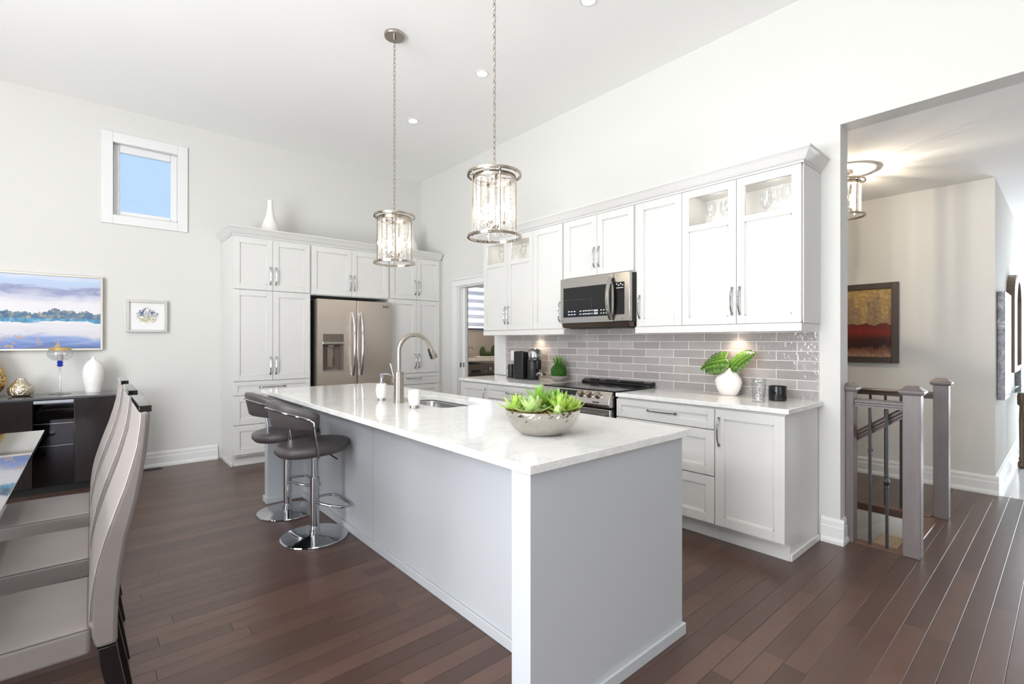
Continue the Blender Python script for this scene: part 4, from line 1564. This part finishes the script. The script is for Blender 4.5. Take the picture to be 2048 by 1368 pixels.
k.t.links.new(k.coord(), vo.inputs['Vector'])
k.set(Base_Color=k.mix(k.ramp(vo.outputs['Distance'], [(0, (0, 0, 0)), (.08, (1, 1, 1))]), lin((150, 118, 66)), lin((226, 216, 196))), Metallic=1.0, Roughness=.25)
k.bump(k.ramp(vo.outputs['Distance'], [(0, (0, 0, 0)), (.15, (1, 1, 1))]), .6, .004)
gv = MB().lathe([(.05, 0), (.078, .012), (.0885, .045), (.083, .075), (.062, .105), (.042, .13), (.031, .147), (.029, .154), (.02, .155)], (0, 0, 0), 40).build('silver_vase', k.m, smooth=True)
gv.location = (-.473, 6.04, .83)
tag(gv, 'small squat crackled silver and gold vase on the sideboard', 'vase')
b = MB()
rings = []
prof = [(.055, 0), (.10, .035), (.128, .085), (.133, .135), (.122, .19), (.098, .245), (.066, .30), (.045, .345), (.05, .38)]
for i, (r, z) in enumerate(prof):
    rings.append([(r * math.cos(2 * PI * (j + .5 * (i % 2)) / 16), r * math.sin(2 * PI * (j + .5 * (i % 2)) / 16), z) for j in range(16)])
b.loft(rings, caps=False)
ov = b.build('gold_openwork_vase', mat('polished_gold', (205, 172, 104), .18, 1.0, var=.05), smooth=False)
q = ov.modifiers.new('wire', 'WIREFRAME')
q.thickness = .022
q.use_replace = True
q = ov.modifiers.new('sub', 'SUBSURF')
q.levels = q.render_levels = 1
ov.data.shade_smooth()
ov.location = (-.702, 6.085, .842)
tag(ov, 'gold openwork vase cut off by the left edge of the photo', 'vase')

# vases on top of the fridge wall cabinets
vp = [(.066, 0), (.07, .004), (.088, .05), (.097, .11), (.093, .165), (.075, .225), (.052, .285), (.036, .345), (.028, .41), (.0255, .487), (.02, .488)]
v1 = MB().lathe(vp, seg=40).build('white_vase', 'whitemat', smooth=True)
v1.location = (1.525, 5.95, 2.4205)
tag(v1, 'matte white teardrop vase on top of the left pantry cabinet', 'vase', 'white teardrop vases on the cabinets')
v2 = dup(v1, (3.315, 5.95, 2.4205), 'matte white teardrop vase on top of the right pantry cabinet, behind the far pendant')

# ---------------------------------------------------------------- dining set
dt = thing('dining_table', 'long dark dining table with mirror-gloss top at the left edge', 'table', (-.72, 2.75, 0))
MB().box(-1.25, -.222, 1.45, 4.16, .742, .762).build('tabletop', mat('smoked_glass_top', (44, 42, 44), .03, .0, var=.02, spec=1.0, coat=1.0), dt, bevel=.002)
MB().box(-1.2, -.27, 1.5, 4.11, .69, .742).build('apron', 'legblack', dt)
for y in (2.0, 3.6):
    MB().box(-.98, -.50, y - .07, y + .07, .02, .69).build('leg', 'legblack', dt, bevel=.006)
    MB().box(-1.1, -.40, y - .12, y + .12, 0, .02).build('foot_plate', 'legblack', dt, bevel=.004)

ch = thing('dining_chair', 'taupe high-back dining chair nearest the camera', 'dining chair', (0, 2.12, 0), group='high-back dining chairs along the table')


def chair(root):
    hw = .21
    fr_ = [(.0075, .387), (-.006, .43), (-.009, .475), (-.008, .52), (-.004, .562), (.002, .605), (.010, .648), (.022, .695), (.036, .745), (.055, .805), (.074, .864), (.090, .925), (.103, .982), (.110, 1.04), (.114, 1.089)]
    rr_ = [(.140, 1.089), (.137, 1.035), (.132, .977), (.122, .90), (.108, .814), (.096, .76), (.083, .705), (.075, .65), (.068, .602), (.064, .55), (.061, .505), (.059, .45), (.059, .387)]
    poly = fr_ + rr_
    MB().prism(poly, 'y', -hw, hw).build('backrest', 'velvet', root, world=False, bevel=.012, seg=3, auto=.9)
    for s_ in (-1, 1):
        MB().tube([(x + .004, s_ * (hw + .0004), z) for x, z in fr_[2:]], .0011, 5).build('seam', 'seam', root, world=False)
        MB().tube([(x - .003, s_ * (hw + .0004), z) for x, z in rr_[:-2]], .001, 5).build('seam', 'seam', root, world=False)
    MB().box(.111, .143, -hw + .008, hw - .008, 1.087, 1.107).build('top_cap', 'black', root, world=False, bevel=.0015)
    # seat cushion with a slight crown
    rings = []
    for (x, c) in ((-.50, 0), (-.47, .006), (-.36, .011), (-.25, .012), (-.12, .010), (-.03, .004), (-.004, .002)):
        zt = .467 + c * .6
        rings.append([(x, -hw - .004, .381), (x, hw + .004, .381), (x, hw + .004, .458), (x, hw - .03, zt), (x, 0, zt + c * .5), (x, -hw + .03, zt), (x, -hw - .004, .458)])
    MB().loft(rings).build('seat', 'velvet', root, world=False, bevel=.010, seg=3, auto=1.0)
    for s_ in (-1, 1):
        MB().tube([(-.496, s_ * (hw + .0022), .457), (-.006, s_ * (hw + .0022), .457)], .0011, 5).build('seam', 'seam', root, world=False)
    for s_ in (-1, 1):
        y0 = s_ * (hw - .027)
        rings = []
        for (xa, xb, z, wy) in ((.011, .057, .386, .026), (.018, .064, .33, .024), (.036, .080, .235, .022), (.062, .102, .11, .02), (.085, .118, 0, .018)):
            rings.append([(xa, y0 - wy, z), (xb, y0 - wy, z), (xb, y0 + wy, z), (xa, y0 + wy, z)])
        MB().loft(rings).build('leg', 'legblack', root, world=False, bevel=.003)
        rings = [[(-.49, y0 - w_, z), (-.49 + 2 * w_, y0 - w_, z), (-.49 + 2 * w_, y0 + w_, z), (-.49, y0 + w_, z)] for z, w_ in ((.382, .024), (0, .016))]
        MB().loft(rings).build('leg', 'legblack', root, world=False, bevel=.003)


chair(ch)
dup(ch, (0, 2.745, 0), 'taupe high-back dining chair in the middle of the three')
dup(ch, (0, 3.405, 0), 'taupe high-back dining chair farthest from the camera, beside the sideboard')

# floor vent
fv = thing('floor_vent', 'small black floor register by the back wall baseboard', 'floor vent', (.45, 6.17, 0))
b = MB()
for (x0, x1, y0, y1) in ((.30, .545, 6.12, 6.128), (.30, .545, 6.192, 6.2), (.30, .308, 6.128, 6.192), (.537, .545, 6.128, 6.192)):
    b.box(x0, x1, y0, y1, 0, .005)
for i in range(14):
    b.box(.316 + i * .0165, .322 + i * .0165, 6.128, 6.192, 0.001, .004)
b.build('grille', 'blackm', fv)

# ---------------------------------------------------------------- worktop things
cm = thing('coffee_machine', 'black pod coffee machine with chrome head on the left worktop', 'coffee machine', (3.45, 3.75, .915))
MB().box(3.36, 3.56, 3.715, 3.857, .915, 1.208).build('body', 'blackm', cm, bevel=.012, seg=3)
cyl = MB().lathe([(.062, 0), (.064, .004), (.064, .215), (.06, .22)], (3.45, 3.650, .915), 32).build('brew_column', 'blackm', cm, smooth=True)
MB().lathe([(.070, .205), (.073, .215), (.073, .27), (.066, .298), (.045, .316), (.0, .322)], (3.45, 3.628, .915), 32, caps=False).build('brew_head', 'chrome', cm, smooth=True)
MB().box(3.42, 3.48, 3.555, 3.60, 1.02, 1.12).build('spout', 'blackm', cm, bevel=.01)
b = MB().cyl((3.45, 3.535, .965), (3.45, 3.535, .985), .055, seg=28).cyl((3.45, 3.535, .985), (3.45, 3.535, .995), .05, .045, seg=28)
b.box(3.44, 3.46, 3.57, 3.62, .955, .975)
b.build('cup_stand', 'chrome', cm, smooth=True)
tk = MB().lathe([(.038, 0), (.042, .004), (.042, .215), (.038, .22), (.036, .22), (.04, .21), (.04, .008), (.01, .006)], (3.45, 3.902, .92), 28).build('water_tank', 'glass', cm, smooth=True)
MB().lathe([(.045, 0), (.045, .012)], (3.45, 3.902, .915), 28).build('tank_base', 'blackm', cm, smooth=True)
mf = thing('milk_frother', 'slim black milk frother with clear top beside the coffee machine', 'milk frother', (3.45, 3.995, .915))
MB().lathe([(.046, 0), (.046, .012), (.036, .016), (.036, .13), (.034, .135)], (3.45, 3.998, .915), 28).build('body', 'blackm', mf, smooth=True)
MB().lathe([(.036, .134), (.037, .15), (.035, .152)], (3.45, 3.998, .915), 28).build('band', 'chrome', mf, smooth=True)
MB().lathe([(.034, .152), (.032, .185), (.02, .198), (0, .2)], (3.45, 3.998, .915), 28, caps=False).build('lid', 'glass', mf, smooth=True)
op = thing('outlet_plate', 'white double outlet plate on the tiles behind the coffee machine', 'outlet', (XR - .013, 4.13, 1.09))
MB().box(XR - .018, XR - .013, 4.055, 4.21, 1.09, 1.205).build('plate', 'whitecer', op, bevel=.002)
for y in (4.10, 4.165):
    MB().box(XR - .0195, XR - .0178, y - .018, y + .018, 1.115, 1.18).build('socket', 'trimw', op)

tp = thing('topiary', 'small green moss ball with spiky top in a grey stone bowl', 'plant', (3.50, 3.335, .915))
MB().lathe([(.04, 0), (.05, .004), (.082, .03), (.091, .052), (.087, .055), (.07, .04)], (3.50, 3.335, .915), 32).build('pot', mat('grey_stone', (150, 142, 136), .75, var=.12, vs=20, bump=(60, .3)), tp, smooth=True)
b = MB().sphere((3.50, 3.335, 1.012), .078, 4)
rnd = random.Random(3)
for v in b.bm.verts:
    c_ = Vector((3.50, 3.335, 1.012))
    v.co = c_ + (v.co - c_) * (1 + rnd.uniform(-.09, .07))
b.build('moss_ball', mat('moss_green', (46, 92, 18), .9, var=.7, vs=55, bump=(120, 1.0, .01)), tp)
b = MB()
for i in range(70):
    a = rnd.uniform(0, 2 * PI)
    el = rnd.uniform(.35, 1.5)
    leaf(b, (3.50 + .012 * math.cos(a), 3.335 + .012 * math.sin(a), 1.075), (math.cos(a) * math.cos(el), math.sin(a) * math.cos(el), math.sin(el)), rnd.uniform(.07, .12), .009, rnd.uniform(-.2, .15))
b.build('spiky_tuft', GR[3], tp, smooth=True)

mv = thing('monstera_vase', 'white faceted vase with two monstera leaves on the right worktop', 'plant', (3.53, 1.655, .915))
# flattened, angular vase: outline across Y with a soft oval section
out = [(.050, 0), (.062, .004), (.088, .055), (.0985, .098), (.092, .125), (.062, .168), (.036, .190), (.032, .198), (.026, .198)]
b = MB()
rings = []
for r, z in out:
    rings.append([(3.53 + r * .55 * math.cos(2 * PI * j / 36), 1.655 + r * math.sin(2 * PI * j / 36) - .004, .915 + z) for j in range(36)])
b.loft(rings)
b.build('vase', mat('ribbed_white_ceramic', (240, 234, 228), .5, var=.01, bump=(14, .35, .01), stretch=(1, 1, 2)), mv, smooth=True, auto=.9)


def monstera(name, base, tip, width, nrm, m):
    """split leaf: heart outline with notches, cupped along the midrib"""
    base, tip = Vector(base), Vector(tip)
    ax = (tip - base)
    L = ax.length
    ax.normalize()
    n_ = Vector(nrm)
    n_ = (n_ - ax * n_.dot(ax)).normalized()
    sd_ = ax.cross(n_)
    b = MB()
    N = 60
    mid = []
    bm = b.bm
    for s_ in (-1, 1):
        rows = []
        for i in range(N + 1):
            t = i / N
            prof_ = math.sin(PI * min(1, max(0, t * .93 + .07)) ** .72) ** .75 * (1 - .25 * t)
            lobes = 7
            ph = (t * lobes) % 1
            notch = 1 - (.62 if (.82 < ph and .12 < t < .92) else 0.0)
            wv_ = width / 2 * prof_ * notch
            back = -.20 * L * (1 - t) ** 4 * (1 if True else 0)
            row = []
            for q_ in range(5):
                f = q_ / 4
                droop = -.22 * wv_ * f * f + .02 * L * math.sin(t * lobes * 2 * PI) * f * .4
                cur = -.12 * L * t * t
                row.append(bm.verts.new(base + ax * (t * L + f * (back + .10 * L * f * (1 - t))) + sd_ * (s_ * wv_ * f) + n_ * (droop + cur)))
            rows.append(row)
        for a_, c_ in zip(rows, rows[1:]):
            for q_ in range(4):
                bm.faces.new((a_[q_], a_[q_ + 1], c_[q_ + 1], c_[q_]))
    bmesh.ops.remove_doubles(bm, verts=bm.verts, dist=.0002)
    o = b.build(name, m, mv, smooth=True, solid=.0015, auto=1.5)
    return o


def leafmat():
    k = NT('monstera_green')
    v = k.coord((1, 1, 1))
    n = k.noise(v, 22, 3)
    wv_ = k.n('ShaderNodeTexWave')
    wv_.inputs['Scale'].default_value = 16
    wv_.inputs['Distortion'].default_value = 2
    k.t.links.new(v, wv_.inputs['Vector'])
    c = k.mix(n, lin((16, 50, 14)), lin((70, 118, 34)))
    k.set(Base_Color=k.mix(k.math('MULTIPLY', wv_.outputs['Fac'], .35), c, lin((150, 190, 80))), Roughness=.32)
    k.bump(wv_.outputs['Fac'], .3, .003)
    return k.m


LM = leafmat()
l1 = monstera('leaf', (3.53, 1.672, 1.185), (3.49, 1.858, 1.115), .235, (-.80, .05, .62), LM)
l2 = monstera('leaf', (3.54, 1.640, 1.145), (3.48, 1.455, 1.245), .195, (-.80, .15, .62), LM)
MB().tube([(3.53, 1.655, 1.08), (3.53, 1.665, 1.14), (3.53, 1.672, 1.185)], .003, 6).build('stem', GR[3], mv, smooth=True)
MB().tube([(3.53, 1.65, 1.08), (3.535, 1.645, 1.12), (3.54, 1.640, 1.145)], .003, 6).build('stem', GR[3], mv, smooth=True)

tg = tag(MB().lathe([(.036, 0), (.037, .006), (.034, .014), (.038, .05), (.0445, .11), (.0475, .152), (.0455, .152), (.0425, .11), (.036, .05), (.03, .02)], (0, 0, 0), 36).build('glass_tumbler', glass('cut_glass', (.93, .94, .94), 1.5, .05, .03, (60, .5)), smooth=True), 'clear embossed glass tumbler on the right worktop', 'glass')
tg.location = (3.28, 1.337, .9155)
cj = thing('candle_jar', 'black embossed glass candle jar at the counter end', 'candle', (3.46, 1.287, .915))
MB().lathe([(.050, 0), (.054, .004), (.055, .02), (.055, .092), (.054, .097), (.050, .097), (.050, .07)], (3.46, 1.287, .9155), 44).build('jar', mat('black_embossed_glass', (16, 16, 18), .12, bump=(34, 1.0, .006), stretch=(1, 1, .45)), cj, smooth=True)
MB().lathe([(.0495, .06), (.0495, .072)], (3.46, 1.287, .9155), 32).build('wax', 'blackm', cj)

# ---------------------------------------------------------------- laundry room seen through the doorway
lc = tag(MB().box(4.3, 6.49, 6.95, 7.595, .955, .995).build('laundry_worktop', mat('beige_stone_top', (196, 180, 168), .25, var=.05)), 'beige laundry worktop above the washer behind the doorway', 'worktop')
bsl = tag(MB().box(4.3, 6.49, 7.585, 7.5995, .9955, 1.50).build('laundry_backsplash', mat('beige_tile_panel', (184, 172, 160), .4, var=.05)), 'beige backsplash panel behind the cacti in the laundry', 'backsplash')
ws = thing('washing_machine', 'dark grey front-load washer under the laundry worktop', 'washing machine', (5.30, 7.25, 0))
MB().box(4.96, 5.62, 6.97, 7.57, .01, .90).build('body', mat('washer_grey', (74, 66, 62), .3, .3), ws, bevel=.01)
wp = MB().box(4.97, 5.61, 6.945, 6.97, .735, .90).build('control_panel', mat('washer_panel', (88, 78, 74), .3, .4), ws, bevel=.006)
MB().box(5.06, 5.27, 6.938, 6.946, .752, .80).build('dispenser_drawer', 'black', wp, bevel=.004)
MB().cyl((5.47, 6.92, .815), (5.47, 6.946, .815), .032, seg=24).build('dial', 'nickel', wp, smooth=True)
for x in (5.38, 5.55):
    MB().cyl((x, 6.935, .77), (x, 6.946, .77), .013, seg=14).build('button', 'nickel', wp, smooth=True)
b = MB()
b.lathe([(.24, 0), (.24, .03), (.19, .045), (.17, .03), (.12, -.02), (0, -.03)], (0, 0, 0), 40, caps=False)
b.xf(Matrix.Translation((5.29, 6.965, .42)) @ Matrix.Rotation(PI / 2, 4, 'X'))
b.build('porthole', 'black', ws, smooth=True)
ct = tag(MB().box(5.50, 6.15, 7.33, 7.47, .9955, 1.025).build('cactus_tray', mat('white_stone_tray', (222, 216, 208), .5), bevel=.01), 'pale stone tray holding three cacti in the laundry', 'tray')
cac = mat('cactus_green', (58, 74, 34), .7, var=.3, vs=40, bump=(90, .8, .006))


def cactus(x, y, r, h, lb):
    b = MB()
    rings = []
    N = 24
    for i in range(9):
        t = i / 8
        rad = r * math.sin(PI * (.18 + .80 * t)) ** .6 if t < 1 else r * .12
        rings.append([(x + rad * (1 + .1 * math.cos(12 * 2 * PI * j / N)) * math.cos(2 * PI * j / N), y + rad * (1 + .1 * math.cos(12 * 2 * PI * j / N)) * math.sin(2 * PI * j / N), 1.0255 + h * t) for j in range(N)])
    b.loft(rings)
    return tag(b.build('cactus', cac, smooth=True), lb, 'cactus', 'cacti on the laundry tray')


cactus(5.66, 7.40, .055, .19, 'tall left cactus on the laundry tray')
cactus(5.80, 7.40, .075, .09, 'low round cactus on the laundry tray')
cactus(5.95, 7.41, .06, .215, 'tall right cactus on the laundry tray')
lt = thing('laundry_tap', 'small nickel tap on the laundry worktop left of the cacti', 'tap', (5.38, 7.48, .995))
MB().tube([(5.38, 7.48, .9955), (5.38, 7.48, 1.17), (5.39, 7.44, 1.2), (5.40, 7.38, 1.19), (5.405, 7.36, 1.15)], .012, 10).build('spout', 'nickel', lt, smooth=True)
MB().tube([(5.38, 7.48, 1.05), (5.44, 7.46, 1.07)], .008, 8).build('lever', 'nickel', lt, smooth=True)
bl = thing('zebra_blind', 'white striped roller blind over the laundry window', 'blind', (5.25, 7.58, 1.53))
k = NT('zebra_blind_cloth')
sp = k.n('ShaderNodeSeparateXYZ')
tc = k.n('ShaderNodeTexCoord')
k.t.links.new(tc.outputs['Object'], sp.inputs[0])
fz_ = k.math('FRACT', k.math('DIVIDE', sp.outputs[2], .150))
opq = k.math('GREATER_THAN', fz_, .48)
tl_ = k.n('ShaderNodeBsdfTranslucent')
tl_.inputs[0].default_value = (.9, .9, .92, 1)
df = k.n('ShaderNodeBsdfDiffuse')
df.inputs[0].default_value = (.62, .62, .65, 1)
m1 = k.n('ShaderNodeMixShader')
m1.inputs[0].default_value = .6
k.t.links.new(tl_.outputs[0], m1.inputs[1])
k.t.links.new(df.outputs[0], m1.inputs[2])
tl2 = k.n('ShaderNodeBsdfTranslucent')
tl2.inputs[0].default_value = (1, 1, 1, 1)
m2 = k.n('ShaderNodeMixShader')
k.put(m2.inputs[0], opq)
k.t.links.new(tl2.outputs[0], m2.inputs[1])
k.t.links.new(m1.outputs[0], m2.inputs[2])
k.t.links.new(m2.outputs[0], k.out.inputs[0])
MB().box(4.42, 6.08, 7.568, 7.572, 1.56, 2.42).build('cloth', k.m, bl)
MB().box(4.42, 6.08, 7.56, 7.58, 1.535, 1.562).build('bottom_rail', 'darkgrey', bl, bevel=.003)
MB().box(4.40, 6.10, 7.54, 7.598, 2.40, 2.48).build('cassette', 'trimw', bl, bevel=.005)
MB().sphere((5.32, 7.545, 1.545), .045, 2).cyl((5.32, 7.545, 1.43), (5.32, 7.545, 1.51), .02, seg=12).build('tassel', 'darkgrey', bl, smooth=True)

# ---------------------------------------------------------------- staircase and railings
sw0, sw1, sy_ = 3.83, 4.70, .70
stc = thing('staircase', 'carpeted stairs going down behind the railing', 'stairs', (4.26, .7, 0))
run, rise = .262, .192
for i in range(9):
    y0 = sy_ + i * run
    z = -rise * (i + 1)
    MB().box(sw0 + .022, sw1 - .022, y0, y0 + run + .02, z - .04, z).build('step', 'carpet', stc, bevel=.008)
    MB().box(sw0 + .022, sw1 - .022, y0 - .001, y0 + .015, z + .0005, z + rise - (.052 if i == 0 else .041)).build('riser', 'trimw', stc)
for x in (sw0 + .001, sw1 - .021):
    p = [(sy_ + .005, -.052), (sy_ + .20, -.052), (sy_ + .20 + 8 * run, -.052 - 8 * rise), (sy_ + .2 + 8 * run, -.052 - 8 * rise - .36), (sy_ + .005, -.36)]
    MB().prism(p, 'x', x, x + .02).build('skirt_board', 'trimw', stc)
MB().box(sw0 + .001, sw1 - .001, sy_ - .06, sy_ + .025, -.052, .003).build('nosing', 'nose', stc, bevel=.008)
b = MB()
b.box(XR + .05, sw0 - .002, sy_, 3.9, -2.3, -.002)
struct(b.build('wall_stair_near', 'wall'))
struct(MB().box(sw1 + .002, sw1 + .1, sy_, 3.9, -2.3, -.051).build('wall_stair_far', 'wall'))
struct(MB().box(XR + .05, sw1 + .1, sy_ - .1, sy_ - .002, -2.3, -.054).build('wall_stair_front', 'wall'))
struct(MB().box(sw0, sw1 + .1, sy_, 3.9, -2.35, -2.3).build('floor', 'floor'))


def newel(root, x, y, s=.095, base=0.0, h=.985, sy2_=None):
    t = sy2_ or s
    b = MB().box(x - s / 2, x + s / 2, y - t / 2, y + t / 2, base, h)
    p = b.build('newel_post', 'post', root, bevel=.003)
    b = MB()
    e, e2 = s / 2, t / 2
    for z0, z1, g0, g1 in ((h, h + .012, .012, .016), (h + .012, h + .026, .020, .016), (h + .026, h + .052, .014, -.012)):
        b.loft([[(x + sx_ * (e + g), y + sy2 * (e2 + (g if sy2_ is None or sy2 < 0 else 0)), z) for sx_, sy2 in ((-1, -1), (1, -1), (1, 1), (-1, 1))] for g, z in ((g0, z0), (g1, z1))])
    b.build('post_cap', 'post', p, bevel=.003)
    return p


def handrail(root, p0, p1, m, w_=.055, h_=.052):
    p0, p1 = Vector(p0), Vector(p1)
    d = (p1 - p0).normalized()
    sd_ = d.cross(Vector((0, 0, 1))).normalized()
    up = sd_.cross(d)
    prof_ = [(-.5, -.5), (.5, -.5), (.5, -.32), (.38, -.22), (.38, -.02), (.5, .1), (.5, .32), (.32, .5), (-.32, .5), (-.5, .32), (-.5, .1), (-.38, -.02), (-.38, -.22), (-.5, -.32)]
    rings = [[p + sd_ * (a * w_) + up * (c * h_) for a, c in prof_] for p in (p0, p1)]
    return MB().loft(rings).build('handrail', m, root, smooth=True, auto=.3)


def baluster(root, x, y, z1, knuckle):
    b = MB().box(x - .0075, x + .0075, y - .0075, y + .0075, 0.002, z1)
    o = b.build('baluster', 'iron', root)
    if knuckle:
        z = .425
        b = MB().lathe([(.010, -.05), (.013, -.045), (.013, -.032), (.010, -.028), (.012, -.018), (.023, 0), (.012, .018), (.010, .028), (.013, .032), (.013, .045), (.010, .05)], (x, y, z), 4, ang=PI / 4)
        b.build('knuckle', 'iron', o)


r1 = thing('stair_railing', 'short grey oak railing with two newel posts and iron balusters at the wall end', 'railing', (3.78, .80, 0))
newel(r1, 3.787, .636, .087)
newel(r1, 3.787, .9535, .090, sy2_=.045)
handrail(r1, (3.786, .680, .912), (3.786, .930, .912), 'post', .06, .05)
baluster(r1, 3.786, .852, .888, False)
baluster(r1, 3.786, .764, .888, True)
MB().box(3.75, 3.827, .681, .93, .0005, .006).build('base_plate', 'nose', r1)
handrail(r1, (3.868, .68, .872), (3.868, 1.75, .872 - 1.07 * .733), 'rail', .05, .058)
MB().box(3.83, 3.87, .66, .69, .84, .90).build('rail_bracket', 'post', r1)
r2 = thing('stair_railing', 'far stair railing with one newel post and dark balusters by the hall wall', 'railing', (4.78, 1.2, 0))
newel(r2, 4.785, .636, .087)
handrail(r2, (4.775, .680, .905), (4.775, 1.95, .905), 'rail', .06, .05)
for i in range(11):
    baluster(r2, 4.775, .776 + i * .0985, .882, i in (0, 3, 6, 9))
MB().box(4.70, 4.80, .687, 1.95, .0005, .006).build('base_plate', 'nose', r2)

# ---------------------------------------------------------------- foyer wall pieces
def stormy():
    k = NT('grey_marbled_canvas')
    n = k.noise(k.coord((2, 2, 1.3)), 4.0, 6, .65, 2.2)
    n2 = k.noise(k.coord((5, 5, 2)), 5.0, 5, .7, 1.0)
    c = k.ramp(n, [(.3, lin((60, 62, 72))), (.45, lin((104, 106, 116))), (.58, lin((150, 150, 156))), (.7, lin((224, 224, 224)))])
    k.set(Base_Color=k.mix(k.math('GREATER_THAN', n2, .66), c, lin((150, 124, 96))), Roughness=.35)
    return k.m


SM = stormy()
for (x0, x1, lb) in ((5.96, 6.58, 'grey marbled canvas on the foyer wall nearest the hall corner'), (8.0, 8.62, 'grey marbled canvas on the foyer wall beyond the arched mirror')):
    c_ = thing('wall_canvas', lb, 'canvas picture', ((x0 + x1) / 2, YH, .8), group='marbled canvases on the foyer wall')
    MB().box(x0, x1, YH - .052, YH - .002, .80, 1.745).build('canvas', SM, c_, bevel=.003)
am = thing('arched_mirror', 'brown arched wall mirror in the foyer between the grey canvases', 'mirror', (7.25, YH, .97))
arch = [(6.88, 1.0), (7.62, 1.0), (7.62, 1.72)] + [(7.25 + .37 * math.cos(a), 1.72 + .28 * math.sin(a)) for a in [PI * i / 16 for i in range(1, 16)]] + [(6.88, 1.72)]
inn = [(7.25 + (x - 7.25) * .82, 1.45 + (z - 1.45) * .86) for x, z in arch]
b = MB()
bm = b.bm
fr0 = [bm.verts.new((x, YH - .06, z)) for x, z in arch]
fr1 = [bm.verts.new((x, YH - .002, z)) for x, z in arch]
in0 = [bm.verts.new((x, YH - .075, z)) for x, z in inn]
in1 = [bm.verts.new((x, YH - .02, z)) for x, z in inn]
n = len(arch)
for i in range(n):
    j = (i + 1) % n
    bm.faces.new((fr0[i], fr0[j], in0[j], in0[i]))
    bm.faces.new((fr1[i], fr1[j], fr0[j], fr0[i]))
    bm.faces.new((in0[i], in0[j], in1[j], in1[i]))
b.build('frame', mat('bronze_brown_frame', (112, 94, 80), .35, .3, var=.2), am)
MB().prism(inn, 'y', YH - .022, YH - .004).build('mirror_glass', mat('mirror_silver', (225, 226, 228), .02, 1.0, var=.005), am)
ft = thing('console_table', 'glass-topped console table with turned dark legs in the foyer', 'console table', (7.75, .2, 0))
MB().box(7.12, 8.42, -.02, .40, .785, .797).build('glass_top', glass('green_edge_glass', (.75, .85, .80), 1.5, .08), ft)
tw = mat('aged_brown_metal', (100, 84, 72), .35, .4, var=.2)
for (x, y) in ((7.25, .34), (8.3, .34), (7.25, .05), (8.3, .05)):
    MB().lathe([(.022, 0), (.03, .01), (.03, .06), (.02, .075), (.024, .1), (.018, .13), (.022, .5), (.018, .64), (.034, .66), (.036, .74), (.03, .784)], (x, y, 0), 14).build('leg', tw, ft, smooth=True)
b = MB()
b.box(7.25, 8.3, .325, .355, .73, .78).box(7.25, 8.3, .035, .065, .73, .78).box(7.235, 7.265, .05, .34, .73, .78).box(8.285, 8.315, .05, .34, .73, .78)
b.build('apron', tw, ft)
